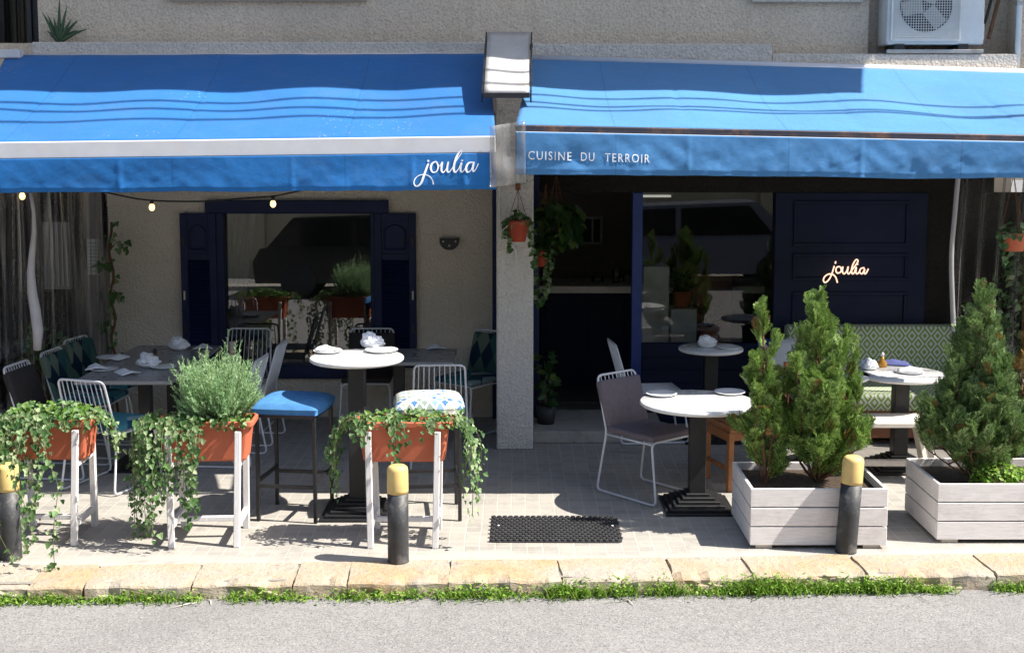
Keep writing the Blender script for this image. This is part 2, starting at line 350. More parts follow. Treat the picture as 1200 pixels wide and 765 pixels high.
def harlequin(name, a, bb, su, sv, cols):
    m, nt, b = nodes_of(name)
    u, v = uv2(nt, a, bb, su, sv)
    k1 = math_n(nt, 'FLOOR', math_n(nt, 'ADD', u, v)); k2 = math_n(nt, 'FLOOR', math_n(nt, 'SUBTRACT', u, v))
    w = N(nt, 'ShaderNodeTexWhiteNoise'); w.noise_dimensions = '2D'
    cb = N(nt, 'ShaderNodeCombineXYZ'); L(nt, k1, cb.inputs[0]); L(nt, k2, cb.inputs[1]); L(nt, cb.outputs[0], w.inputs['Vector'])
    n = N(nt, 'ShaderNodeValToRGB'); n.color_ramp.interpolation = 'CONSTANT'; e = n.color_ramp.elements
    while len(e) < len(cols): e.new(0.5)
    for i, c in enumerate(cols): e[i].position = i / len(cols); e[i].color = (*c, 1)
    L(nt, w.outputs[0], n.inputs[0]); L(nt, n.outputs[0], b.inputs['Base Color'])
    b.inputs['Roughness'].default_value = 0.9; b.inputs['Specular IOR Level'].default_value = 0.15
harlequin('teal_pattern', 0, 2, 7, 4, [(0.010, 0.028, 0.05), (0.03, 0.09, 0.09), (0.07, 0.13, 0.11), (0.012, 0.018, 0.035), (0.13, 0.17, 0.13), (0.02, 0.05, 0.04)])
harlequin('teal_seat', 0, 1, 7, 5, [(0.015, 0.07, 0.12), (0.06, 0.22, 0.27), (0.25, 0.35, 0.36), (0.03, 0.05, 0.09)])
harlequin('triangle_pattern', 0, 2, 5, 5, [(0.55, 0.56, 0.58), (0.02, 0.04, 0.16), (0.50, 0.50, 0.52), (0.08, 0.12, 0.28)])
def wave_cloth():
    m, nt, b = nodes_of('scale_cloth')
    u, v = uv2(nt, 0, 1, 15, 15)
    w = N(nt, 'ShaderNodeTexWhiteNoise'); w.noise_dimensions = '2D'
    k1 = math_n(nt, 'FLOOR', math_n(nt, 'ADD', u, v)); k2 = math_n(nt, 'FLOOR', math_n(nt, 'SUBTRACT', u, v))
    cb = N(nt, 'ShaderNodeCombineXYZ'); L(nt, k1, cb.inputs[0]); L(nt, k2, cb.inputs[1]); L(nt, cb.outputs[0], w.inputs['Vector'])
    n = N(nt, 'ShaderNodeValToRGB'); n.color_ramp.interpolation = 'CONSTANT'; e = n.color_ramp.elements
    cols = [(0.06, 0.16, 0.34), (0.20, 0.30, 0.38), (0.36, 0.36, 0.31), (0.20, 0.25, 0.21), (0.42, 0.47, 0.50)]
    while len(e) < len(cols): e.new(0.5)
    for i, c in enumerate(cols): e[i].position = i / len(cols); e[i].color = (*c, 1)
    L(nt, w.outputs[0], n.inputs[0])
    f1 = math_n(nt, 'ABSOLUTE', math_n(nt, 'SUBTRACT', math_n(nt, 'FRACT', math_n(nt, 'ADD', u, v)), 0.5))
    f2 = math_n(nt, 'ABSOLUTE', math_n(nt, 'SUBTRACT', math_n(nt, 'FRACT', math_n(nt, 'SUBTRACT', u, v)), 0.5))
    edge = math_n(nt, 'GREATER_THAN', math_n(nt, 'MAXIMUM', f1, f2), 0.39)
    L(nt, mixc(nt, edge, n.outputs[0], (0.55, 0.56, 0.55)), b.inputs['Base Color'])
    b.inputs['Roughness'].default_value = 0.9; b.inputs['Specular IOR Level'].default_value = 0.15
wave_cloth()

# ------------------------------------------------------------------ mesh helpers
class MB:
    def __init__(s): s.v = []; s.f = []; s.sm = []
    def add(s, vs, fs, smooth=False, M=None):
        k = len(s.v)
        s.v += [tuple(M @ Vector(v)) if M else tuple(v) for v in vs]
        s.f += [tuple(i + k for i in f) for f in fs]; s.sm += [smooth] * len(fs); return s
    def box(s, x0, y0, z0, x1, y1, z1, bev=0.0, M=None, seg=1):
        if bev <= 0:
            vs = [(x, y, z) for z in (z0, z1) for y in (y0, y1) for x in (x0, x1)]
            fs = [(0, 2, 3, 1), (4, 5, 7, 6), (0, 1, 5, 4), (2, 6, 7, 3), (0, 4, 6, 2), (1, 3, 7, 5)]
            return s.add(vs, fs, False, M)
        bm = bmesh.new(); bmesh.ops.create_cube(bm, size=1)
        bmesh.ops.scale(bm, vec=(x1 - x0, y1 - y0, z1 - z0), verts=bm.verts)
        bmesh.ops.translate(bm, vec=((x0 + x1) / 2, (y0 + y1) / 2, (z0 + z1) / 2), verts=bm.verts)
        bmesh.ops.bevel(bm, geom=bm.edges[:], offset=bev, segments=seg, affect='EDGES', profile=0.5)
        bm.verts.index_update()
        s.add([v.co[:] for v in bm.verts], [[v.index for v in f.verts] for f in bm.faces], seg > 1, M); bm.free(); return s
    def bar(s, a, b, w, h=None, bev=0.0, up=(0, 0, 1)):
        """square bar from a to b"""
        a = Vector(a); b = Vector(b); h = h or w
        z = (b - a); ln = z.length; z.normalize(); u = Vector(up)
        if abs(z.dot(u)) > 0.98: u = Vector((0, 1, 0))
        x = u.cross(z).normalized(); y = z.cross(x)
        M = Matrix((x, y, z)).transposed().to_4x4(); M.translation = a
        return s.box(-w / 2, -h / 2, 0, w / 2, h / 2, ln, bev, M)
    def tube(s, pts, r, n=8, closed=False, cap=True):
        pts = [Vector(p) for p in pts]; m = len(pts)
        rr = r if isinstance(r, (list, tuple)) else [r] * m
        k = len(s.v); prev = None
        for i, p in enumerate(pts):
            if closed: t = pts[(i + 1) % m] - pts[i - 1]
            else: t = pts[min(i + 1, m - 1)] - pts[max(i - 1, 0)]
            if t.length < 1e-9: t = Vector((0, 0, 1))
            t.normalize()
            if prev is None:
                a = Vector((0, 0, 1)) if abs(t.z) < 0.9 else Vector((1, 0, 0))
                nx = (a - t * a.dot(t)).normalized()
            else:
                nx = prev - t * prev.dot(t)
                nx = nx.normalized() if nx.length > 1e-6 else prev
            prev = nx; ny = t.cross(nx)
            for j in range(n):
                a = 2 * math.pi * j / n
                s.v.append(tuple(p + (nx * math.cos(a) + ny * math.sin(a)) * rr[i]))
        for i in range(m if closed else m - 1):
            i2 = (i + 1) % m
            for j in range(n):
                s.f.append((k + i * n + j, k + i * n + (j + 1) % n, k + i2 * n + (j + 1) % n, k + i2 * n + j)); s.sm.append(True)
        if cap and not closed:
            s.f.append(tuple(k + j for j in range(n))[::-1]); s.sm.append(False)
            s.f.append(tuple(k + (m - 1) * n + j for j in range(n))); s.sm.append(False)
        return s
    def lathe(s, prof, n=32, c=(0, 0, 0), smooth=True):
        k = len(s.v)
        for (r, z) in prof:
            for j in range(n):
                a = 2 * math.pi * j / n
                s.v.append((c[0] + r * math.cos(a), c[1] + r * math.sin(a), c[2] + z))
        for i in range(len(prof) - 1):
            for j in range(n):
                s.f.append((k + i * n + j, k + i * n + (j + 1) % n, k + (i + 1) * n + (j + 1) % n, k + (i + 1) * n + j)); s.sm.append(smooth)
        s.f.append(tuple(k + j for j in range(n))[::-1]); s.sm.append(False)
        s.f.append(tuple(k + (len(prof) - 1) * n + j for j in range(n))); s.sm.append(False)
        return s
    def grid(s, fn, nu, nv, smooth=True):
        k = len(s.v)
        for j in range(nv + 1):
            for i in range(nu + 1): s.v.append(tuple(fn(i / nu, j / nv)))
        for j in range(nv):
            for i in range(nu):
                a = k + j * (nu + 1) + i
                s.f.append((a, a + 1, a + nu + 2, a + nu + 1)); s.sm.append(smooth)
        return s
    def build(s, name, mat, parent=None, solid=0.0):
        me = bpy.data.meshes.new(name); me.from_pydata(s.v, [], s.f); me.update()
        me.polygons.foreach_set('use_smooth', s.sm)
        me.materials.append(MATS[mat] if isinstance(mat, str) else mat)
        o = bpy.data.objects.new(name, me); col.objects.link(o)
        if parent: o.parent = parent
        if solid:
            md = o.modifiers.new('thickness', 'SOLIDIFY'); md.thickness = solid; md.offset = 0
        return o
def tag(o, label=None, cat=None, group=None, kind=None):
    if label: o['label'] = label
    if cat: o['category'] = cat
    if group: o['group'] = group
    if kind: o['kind'] = kind
    return o
def thing(name, label, cat, loc=(0, 0, 0), rz=0.0, group=None):
    o = bpy.data.objects.new(name, None); o.empty_display_size = 0.1; col.objects.link(o)
    o.location = loc; o.rotation_euler = (0, 0, rz)
    return tag(o, label, cat, group)
def copy_tree(o, parent=None):
    c = o.copy(); col.objects.link(c)
    if parent: c.parent = parent
    for ch in list(o.children): copy_tree(ch, c)
    return c
def dup(o, loc, rz, label, group=None):
    c = copy_tree(o); c.location = loc; c.rotation_euler = (0, 0, rz); c['label'] = label
    if group: c['group'] = group
    return c
def fillet(pts, r, n=5, closed=False):
    pts = [Vector(p) for p in pts]; out = []; m = len(pts)
    for i, p in enumerate(pts):
        if not closed and i in (0, m - 1): out.append(p); continue
        a = pts[i - 1] - p; b = pts[(i + 1) % m] - p
        rr = min(r, a.length * 0.45, b.length * 0.45)
        p0 = p + a.normalized() * rr; p1 = p + b.normalized() * rr
        for k in range(n + 1):
            t = k / n; out.append(p0 * (1 - t) ** 2 + p * 2 * t * (1 - t) + p1 * t * t)
    return out
def spline(pts, n=6, closed=False):
    pts = [Vector(p) for p in pts]; m = len(pts); out = []
    for i in range(m if closed else m - 1):
        g = (lambda k: pts[k % m]) if closed else (lambda k: pts[max(0, min(m - 1, k))])
        p0, p1, p2, p3 = g(i - 1), g(i), g(i + 1), g(i + 2)
        for k in range(n):
            t = k / n
            out.append(0.5 * ((2 * p1) + (p2 - p0) * t + (2 * p0 - 5 * p1 + 4 * p2 - p3) * t * t + (3 * p1 - p0 - 3 * p2 + p3) * t ** 3))
    if not closed: out.append(pts[-1])
    return out

# ------------------------------------------------------------------ ground, road, pavement, kerb
def kerb_y(x): return 7.13 + x * 0.037
g = MB().add([(-80, -80, -0.13), (80, -80, -0.13), (80, 80, -0.13), (-80, 80, -0.13)], [(0, 1, 2, 3)])
tag(g.build('ground', 'asphalt'), kind='structure')
nx = 60; rd = MB()
def road_pt(u, v):
    x = -14 + 28 * u; y0 = -2.5; y1 = kerb_y(x) + 0.1; y = y0 + (y1 - y0) * v
    return (x, y, -0.088 + 0.010 * noise.noise(Vector((x * 0.5, y * 0.5, 0))))
tag(rd.grid(road_pt, 56, 20).build('road', 'asphalt'), kind='structure')
def pav_pt(u, v):
    x = -14 + 28 * u; y0 = kerb_y(x) + 0.33; y = y0 + (12.0 - y0) * v
    return (x, y, 0.0)
tag(MB().grid(pav_pt, 4, 4, False).build('pavement', 'paving'), kind='structure')
tag(MB().box(-14, -3.2, -0.13, 14, -2.5, 0.0).build('pavement', 'paving'), kind='structure')

kb = MB(); x = -13.0
while x < 13:
    ln = random.uniform(0.30, 0.80); gap = random.uniform(0.003, 0.012)
    bm = bmesh.new(); bmesh.ops.create_cube(bm, size=1)
    bmesh.ops.scale(bm, vec=(ln - gap, 0.36, 0.16), verts=bm.verts)
    bmesh.ops.subdivide_edges(bm, edges=bm.edges[:], cuts=8, use_grid_fill=True)
    ry = random.uniform(-0.012, 0.014); rzj = random.uniform(-0.02, 0.02); seed = random.random() * 50
    for v in bm.verts:
        c = v.co; n3 = noise.noise_vector(Vector((c.x * 5 + seed, c.y * 5, c.z * 5))) * 0.011 + noise.noise_vector(Vector((c.x * 16 + seed, c.y * 16, c.z * 16))) * 0.006
        # rounded worn front-top edge
        if c.z > 0.07 and c.y < -0.17: n3 += Vector((0, 0.010, -0.010))
        if abs(c.x) > (ln - gap) / 2 - 0.001 and c.z > 0.07: n3.z -= 0.004; n3.x -= math.copysign(0.004, c.x)
        if c.z > 0.07: n3.z *= 0.35 if c.y > -0.1 else 0.8
        if c.z > 0.0 and c.y < -0.1 and noise.noise(Vector((c.x * 9 + seed * 3, 1, c.z * 6))) > 0.22: n3 += Vector((0, 0.018, -0.012))
        v.co = c + n3
    xm = x + ln / 2
    M = Matrix.Translation((xm, kerb_y(xm) + 0.17 + ry, -0.074 + random.uniform(-.004, .004))) @ Matrix.Rotation(0.037 + rzj, 4, 'Z')
    bm.verts.index_update()
    kb.add([v.co[:] for v in bm.verts], [[v.index for v in f.verts] for f in bm.faces], False, M); bm.free()
    x += ln
tag(kb.build('kerb', 'kerbstone'), kind='structure')
jn = MB().grid(lambda u, v: (-14 + 28 * u, kerb_y(-14 + 28 * u) + 0.06 + 0.3 * v, -0.006), 40, 1, False)
tag(jn.build('kerb_bedding', 'mortar'), kind='structure')

# ------------------------------------------------------------------ restaurant building
WALL_D, GLASS_D, FAC_D, LEDGE_D = 11.45, 11.22, 10.42, 10.22
bld = thing('restaurant_building', 'stuccoed restaurant building with navy window, shop glazing and stone ledge above the blue awnings', 'building', (0, 11.4, 0))
def bpart(mb, name, mat, parent=bld, **kw):
    o = mb.build(name, mat, None); o.parent = parent
    o.matrix_parent_inverse = Matrix.Identity(4)
    me = o.data
    # geometry is written in world metres; shift into the parent's frame
    p = parent; off = Vector((0, 0, 0))
    while p: off += Vector(p.location); p = p.parent
    me.transform(Matrix.Translation(-off))
    return o
LX = -3.62
# upper facade, recess for the air conditioner, dark window far left
up = MB()
up.box(-3.80, FAC_D, 3.0, 2.86, FAC_D + 0.25, 6.9)
up.box(-7.0, FAC_D, 3.0, -4.16, FAC_D + 0.25, 6.9)
up.box(-4.16, FAC_D, 4.9, -3.80, FAC_D + 0.25, 6.9).box(-4.16, FAC_D, 3.0, -3.80, FAC_D + 0.25, 3.28)
up.box(2.86, FAC_D + 0.12, 3.0, 4.02, FAC_D + 0.25, 6.9)
up.box(4.02, FAC_D - 0.12, 2.6, 7.0, FAC_D + 0.25, 6.9)
bpart(up, 'facade_wall', 'stucco_grey')
lp = MB()
a = P(36, 50, LEDGE_D); b_ = P(574, 48, LEDGE_D)
lp.box(a.x, LEDGE_D, 2.95, -0.02, FAC_D, 3.275, 0.012)
lp.box(-0.02, LEDGE_D + 0.004, 2.95, P(905, 55, LEDGE_D).x, FAC_D, 3.262, 0.012)
lp.box(P(905, 55, LEDGE_D).x, LEDGE_D + 0.02, 2.9, 4.02, FAC_D + 0.12, 3.185, 0.012)
bpart(lp, 'ledge', 'stucco_ledge')
# soffit that closes the set-back terrace under the first floor
sf = MB().box(LX - 0.2, FAC_D - 0.2, 2.72, -0.12, WALL_D + 0.2, 2.95).box(-0.12, FAC_D - 0.2, 2.5, 4.4, WALL_D + 0.2, 2.9)
bpart(sf, 'soffit', 'interior_wall')
# balcony overhead, out of frame: its shade lies on the wall and on the awnings
bc = MB().box(-9.0, 9.02, 6.0, 5.08, FAC_D, 6.18).box(5.08, 9.76, 6.0, 8.0, FAC_D - 0.12, 6.18)
bpart(bc, 'balcony', 'stucco_grey')
# terrace wall with window hole
WX0, WX1, WZ0, WZ1 = -2.69, -1.22, 0.36, 1.90
tw = MB()
tw.box(LX, WALL_D, 0, WX0, WALL_D + 0.2, 2.8).box(WX1, WALL_D, 0, -0.13, WALL_D + 0.2, 2.8)
tw.box(WX0, WALL_D, 0, WX1, WALL_D + 0.2, WZ0).box(WX0, WALL_D, WZ1, WX1, WALL_D + 0.2, 2.8)
bpart(tw, 'terrace_wall', 'stucco_cream')
pl = MB().box(-0.125, 10.21, 0, 0.172, 11.6, 3.15, 0.012)
bpart(pl, 'pillar', 'stucco_pillar')
bpart(MB().box(-0.175, 11.30, 0.02, -0.129, WALL_D, 2.6, 0.004), 'trim', 'navy_paint')
bpart(MB().box(0.175, 10.95, 0.1, 0.235, 11.20, 2.5, 0.004), 'trim', 'navy_paint')
# left window: frame, pane, header, shutters
win = bpy.data.objects.new('window', None); col.objects.link(win); win.parent = bld
fr = MB()
fr.box(WX0, WALL_D - 0.03, WZ0, WX0 + 0.11, WALL_D + 0.1, WZ1, 0.004).box(WX1 - 0.05, WALL_D - 0.03, WZ0, WX1, WALL_D + 0.1, WZ1, 0.004)
fr.box(WX0 + 0.11, WALL_D - 0.028, WZ1 - 0.05, WX1 - 0.05, WALL_D + 0.1, WZ1, 0.004).box(WX0 + 0.11, WALL_D - 0.05, WZ0, WX1 - 0.05, WALL_D + 0.1, WZ0 + 0.12, 0.006)
bpart(fr, 'window_frame', 'navy_paint', win)
hd = P(240, 235, WALL_D - 0.06); hd2 = P(455, 250, WALL_D - 0.06)
bpart(MB().box(hd.x, WALL_D - 0.07, hd2.z, hd2.x, WALL_D - 0.003, hd.z, 0.006), 'header', 'navy_paint', win)
tl = math.tan(R(0.9)); zc = (WZ0 + WZ1) / 2
yt = lambda z: WALL_D + 0.045 + (z - zc) * tl
pn = MB(); x0, x1, z0, z1 = WX0 + 0.105, WX1 - 0.045, WZ0 + 0.115, WZ1 - 0.045
pn.add([(x0, yt(z0), z0), (x1, yt(z0), z0), (x1, yt(z1), z1), (x0, yt(z1), z1)], [(0, 1, 2, 3)])
bpart(pn, 'pane', 'window_glass', win)
def shutter(x0, x1, z0, z1, y, lab):
    s = MB(); t = 0.045; w = 0.065
    s.box(x0, y - t, z0, x0 + w, y, z1, 0.004).box(x1 - w, y - t, z0, x1, y, z1, 0.004)
    zm = z1 - 0.36
    s.box(x0 + w, y - t, z1 - 0.07, x1 - w, y, z1, 0.003).box(x0 + w, y - t, zm - 0.06, x1 - w, y, zm, 0.003).box(x0 + w, y - t, z0, x1 - w, y, z0 + 0.1, 0.003)
    # arched raised panel on top
    n = 12; xa, xb = x0 + w + 0.018, x1 - w - 0.018; za, zb = zm + 0.03, z1 - 0.16
    top = [(xa + (xb - xa) * i / n, zb + 0.06 * (math.sin(math.pi * i / n) ** 0.8)) for i in range(n + 1)]
    out = [(xa, za)] + top[:] + [(xb, za)]
    vs = [(p[0], y - t + 0.008, p[1]) for p in out]; cx = sum(p[0] for p in out) / len(out); cz = sum(p[1] for p in out) / len(out)
    vi = [(cx + (p[0] - cx) * 0.82, y - t - 0.004, cz + (p[1] - cz) * 0.88) for p in out]; m = len(out)
    s.add(vs + vi, [(i, (i + 1) % m, m + (i + 1) % m, m + i) for i in range(m)] + [tuple(range(m, 2 * m))[::-1]])
    s.box(x0 + w, y - t + 0.012, zm, x1 - w, y, z1 - 0.07)
    sh = bpart(s, 'shutter', 'navy_paint')
    lv = MB(); k = int((zm - 0.06 - z0 - 0.1) / 0.035)
    for i in range(k):
        z = z0 + 0.1 + (i + 0.5) * (zm - 0.06 - z0 - 0.1) / k
        M = Matrix.Translation(((x0 + x1) / 2, y - t / 2, z)) @ Matrix.Rotation(R(38), 4, 'X')
        lv.box(-(x1 - x0) / 2 + w, -0.022, -0.004, (x1 - x0) / 2 - w, 0.022, 0.004, 0, M)
    hx = x0 + 0.03 if lab == 'l' else x1 - 0.03
    for zz in (z0 + 0.35, z1 - 0.25): bpart(MB().box(hx - 0.012, y - t - 0.010, zz - 0.035, hx + 0.012, y - t + 0.001, zz + 0.035, 0.002), 'hinge', 'black_metal')
    bpart(MB().box(hx - 0.008, y - t - 0.016, z0 + 0.62, hx + 0.008, y - t + 0.001, z0 + 0.70, 0.002), 'latch', 'grey_metal')
    lo = lv.build('louvres', 'navy_paint', sh); lo.data.transform(Matrix.Translation(-Vector(bld.location)))
p1, p2 = P(210, 250, WALL_D - 0.05), P(252, 250, WALL_D - 0.05)
shutter(p1.x, p2.x, 0.46, p1.z, WALL_D - 0.006, 'l')
p1, p2 = P(438, 250, WALL_D - 0.05), P(487, 250, WALL_D - 0.05)
shutter(p1.x, p2.x, 0.46, p1.z, WALL_D - 0.006, 'r')
# dark window upstairs at far left
w2 = bpy.data.objects.new('window', None); col.objects.link(w2); w2.parent = bld
f2 = MB().box(-4.16, FAC_D + 0.10, 3.28, -4.12, FAC_D + 0.2, 4.9).box(-3.865, FAC_D + 0.06, 3.28, -3.80, FAC_D + 0.2, 4.9)
f2.box(-3.90, FAC_D + 0.03, 3.28, -3.868, FAC_D + 0.09, 4.9)
bpart(f2, 'window_frame', 'black_metal', w2)
gb = MB()
for i in range(4): gb.tube([(-4.10 + 0.065 * i, FAC_D + 0.06, 3.28), (-4.10 + 0.065 * i, FAC_D + 0.06, 4.9)], 0.007, 6)
bpart(gb, 'grille', 'black_metal', w2)
bpart(MB().box(-4.2, FAC_D + 0.2, 3.28, -3.78, FAC_D + 0.22, 4.9), 'pane', 'car_glass', w2)
bpart(MB().box(P(880, 0, FAC_D).x, FAC_D - 0.06, P(880, 3, FAC_D - .05).z, P(1010, 0, FAC_D).x, FAC_D, 3.72, 0.006), 'sill', 'stucco_ledge')
bpart(MB().box(P(200, 0, FAC_D).x, FAC_D - 0.06, P(200, 1, FAC_D - .05).z, P(430, 0, FAC_D).x, FAC_D, 3.76, 0.006), 'sill', 'stucco_ledge')
# step at the entrance
bpart(MB().box(0.175, 10.44, 0, 1.28, 11.3, 0.10, 0.008), 'step', 'paving')
# shop front: posts, panes, base, header
sfront = bpy.data.objects.new('shop_front', None); col.objects.link(sfront); sfront.parent = bld
q = lambda px: P(px, 300, GLASS_D).x
DX1, DX2, DX3, DX4 = q(740), q(752), q(906), q(1083)
bpart(MB().box(DX1, GLASS_D - 0.06, 0.02, DX2, GLASS_D + 0.04, 2.05, 0.004), 'post', 'blue_post', sfront)
bpart(MB().box(0.24, GLASS_D - 0.05, 2.05, 4.1, GLASS_D + 0.06, 2.5, 0.004), 'header', 'dark_wall', sfront)
bm_ = MB().box(DX2, GLASS_D - 0.04, 0.0, DX3, GLASS_D + 0.03, 0.72, 0.003)
for i in range(6): bm_.box(DX2 + 0.01, GLASS_D - 0.048, 0.03 + i * 0.115, DX3 - 0.01, GLASS_D - 0.042, 0.135 + i * 0.115, 0.002)
bpart(bm_, 'base_panel', 'navy_panel', sfront)
bpart(MB().add([(DX2, GLASS_D - 0.003, 0.73), (DX3, GLASS_D - 0.003, 0.73), (DX3, GLASS_D + 0.006, 2.05), (DX2, GLASS_D + 0.006, 2.05)], [(0, 1, 2, 3)]), 'pane', 'shop_glass', sfront)
# navy panelled wall carrying the neon sign
pw = MB().box(DX3, GLASS_D - 0.06, 0, DX4, GLASS_D + 0.05, 2.05, 0.004)
for (za, zb) in ((0.12, 0.66), (0.78, 1.18), (1.28, 1.52), (1.58, 1.98)):
    for ring in (0,):
        xa, xb = DX3 + 0.16, DX4 - 0.16; y = GLASS_D - 0.06
        for (a0, b0, a1, b1) in ((xa, za, xb, za + 0.03), (xa, zb - 0.03, xb, zb), (xa, za + 0.03, xa + 0.03, zb - 0.03), (xb - 0.03, za + 0.03, xb, zb - 0.03)):
            pw.box(a0, y - 0.016, b0, a1, y + 0.002, b1, 0.004)
bpart(pw, 'panelled_wall', 'navy_panel')
bpart(MB().box(DX4, GLASS_D - 0.02, 0, 7.5, GLASS_D + 0.05, 2.05), 'side_wall', 'dark_wall')
# dark rooms behind the glass
rm = MB()
rm.box(-3.8, 15.4, 0, 4.4, 15.6, 2.9).box(-3.9, 11.7, 0, -3.75, 15.4, 2.9).box(4.25, 11.3, 0, 4.4, 15.4, 2.9)
rm.box(-3.8, 11.66, 2.7, 4.3, 15.4, 2.9)
bpart(rm, 'room_wall', 'interior_wall')
bpart(MB().box(-3.75, 11.66, 0.0, 4.25, 15.4, 0.09).box(0.24, 11.3, 0.0, 4.2, 11.66, 0.085), 'room_floor', 'interior_floor')

# cloth strip added inside the terrace window, standing in for a pale reflection
wc_ = thing('reflection_strip', 'thin grey cloth strip added for a pale reflection at the left side of the terrace window', 'curtain', (P(278, 250, 11.75).x, 11.75, 0))
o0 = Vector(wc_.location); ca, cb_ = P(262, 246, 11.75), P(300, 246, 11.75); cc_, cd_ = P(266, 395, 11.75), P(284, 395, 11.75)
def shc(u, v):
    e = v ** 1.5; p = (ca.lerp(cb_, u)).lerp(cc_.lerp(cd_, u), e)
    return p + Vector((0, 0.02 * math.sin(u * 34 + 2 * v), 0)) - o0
MB().grid(shc, 60, 14).build('cloth', 'reflection_cloth', wc_)
MB().tube([cc_ - o0 + Vector((-.03, -.03, .04)), cd_ - o0 + Vector((.02, -.03, .0))], 0.012, 8).build('lower_band', 'curtain_cloth', wc_)
# white blocks and red pots added inside, standing in for reflections in the glass
ps = thing('mirrored_steps', 'white stepped blocks added behind the shop glass for mirrored steps', 'plant stand', (P(800, 470, 12.0).x, 12.0, 0.085))
for i, (xx, hh) in enumerate(((-0.28, 1.25), (-0.02, 0.85), (0.24, 0.5))): MB().box(xx - 0.12, -0.15, 0, xx + 0.12, 0.15, hh, 0.006).build('step', 'plastic_white', ps)
for (xx, hh, rr_, lb) in ((-0.02, 0.85, 0.09, 'red potted plant added for a mirrored pot on the middle white step'), (0.24, 0.5, 0.10, 'red potted plant added for a mirrored pot on the lowest white step')):
    pp_ = thing('pot_plant', lb, 'plant', (ps.location.x + xx, 12.0, 0.086 + hh))
    MB().lathe([(.001, 0), (rr_ * .75, 0), (rr_, rr_ * 1.7), (rr_ * .9, rr_ * 1.7), (.001, rr_ * 1.5)], 20).build('pot', 'terracotta', pp_)
    tw_ = MB()
    for k in range(60):
        a = random.uniform(0, 6.28); q_ = random.uniform(.05, .16); L_ = Vector((math.cos(a) * q_, math.sin(a) * q_, rr_ * 1.6 + random.uniform(.05, .24)))
        tw_.tube([(0, 0, rr_ * 1.5), (L_.x * .4, L_.y * .4, L_.z * .8), L_], [.003, .012, .002], 4)
    tw_.build('leaves', 'pothos', pp_)
bd = thing('menu_board', 'brown wooden menu board standing inside the shop window', 'board', (P(832, 400, 12.1).x, 12.1, 0.085))
MB().box(-0.2, -0.02, 0, 0.2, 0.02, 1.15, 0.006).build('board', 'brown_wood', bd)
MB().box(-0.17, -0.028, 0.62, 0.17, -0.021, 1.1, 0.003).build('sheet', 'counter_top', bd) if False else None
il = thing('ceiling_lamp', 'lit tube lamp hanging inside the shop above the bar counter', 'lamp', P(770, 230, 12.9))
MB().tube([(-0.14, 0, 0), (0.14, 0, 0)], 0.012, 10).build('tube', 'lamp_glow', il)
MB().box(-0.16, -0.03, 0.014, 0.16, 0.03, 0.04, 0.004).build('housing', 'plastic_white', il)
for sx in (-0.1, 0.1): MB().tube([(sx, 0, 0.04), (sx, 0, 0.72)], 0.003, 5).build('cord', 'cable_black', il)
# bar counter inside
t = thing('bar_counter', 'bar counter with pale top and navy panelled front inside the doorway', 'counter', (0.9, 12.5, 0.09))
c0 = MB().box(-0.62, -0.05, 0, 1.5, 0.5, 0.93, 0.004)
for i in range(5): c0.box(-0.58 + i * 0.42, -0.062, 0.08, -0.22 + i * 0.42, -0.052, 0.85, 0.003)
c0.build('counter_body', 'navy_panel', t)
MB().box(-0.68, -0.14, 0.93, 1.56, 0.55, 1.0, 0.006).build('counter_top', 'counter_top', t)
t = thing('picture_frame', 'small pale framed picture on the dark back wall of the bar', 'picture', (0, 0, 0))
a, b_ = P(664, 286, 15.38), P(706, 254, 15.38); f3 = MB(); w = 0.025
f3.box(a.x, 15.35, a.z, b_.x, 15.4, a.z + w).box(a.x, 15.35, b_.z - w, b_.x, 15.4, b_.z).box(a.x, 15.35, a.z + w, a.x + w, 15.4, b_.z - w).box(b_.x - w, 15.35, a.z + w, b_.x, 15.4, b_.z - w).box(b_.x - 0.13, 15.352, a.z + w, b_.x - 0.11, 15.4, b_.z - w)
f3.build('frame', 'plastic_white', t); MB().box(a.x + w, 15.375, a.z + w, b_.x - w, 15.4, b_.z - w).build('picture', 'fan_dark', t)
for k, (px, h, r) in enumerate(((722, 0.20, 0.04), (735, 0.13, 0.05), (700, 0.10, 0.06))):
    c = P(px, 336, 12.7)
    o = MB().lathe([(r, 0), (r, h * 0.6), (r * 0.45, h * 0.75), (r * 0.4, h)], 14).build('jar', 'bottle_glass'); o.location = (c.x, 12.7, 1.09)
    tag(o, ['tall glass jar on the bar counter', 'squat glass jar on the bar counter near the blue post', 'wide low glass jar on the bar counter'][k], 'jar')

# ------------------------------------------------------------------ walls added at both ends, the shade there put into their near-black colour
nb = MB().box(-5.4, 7.9, -0.0, -5.2, 12.2, 3.0).box(-5.2, 11.75, 0, LX, 11.95, 3.0)
tag(nb.build('shade_wall', 'dark_wall'), 'near-black wall added for the shade seen through the clear curtain at the far left', 'wall')
nb = MB().box(4.95, 9.9, 0, 5.1, 12.4, 2.5)
tag(nb.build('shade_wall', 'dark_wall'), 'near-black wall added for the shade behind the rolled curtain at the far right', 'wall')
t = thing('wall_vent', 'pale slatted vent box on the dark wall behind the clear curtain', 'vent', (P(110, 300, 11.7).x, 11.75, P(110, 322, 11.7).z))
MB().box(-0.06, -0.06, 0, 0.06, 0, 0.33, 0.004).build('housing', 'plastic_white', t)
sb = MB()
for i in range(9): sb.box(-0.05, -0.07, 0.03 + i * 0.032, 0.05, -0.06, 0.044 + i * 0.032)
sb.build('slats', 'grey_metal', t)
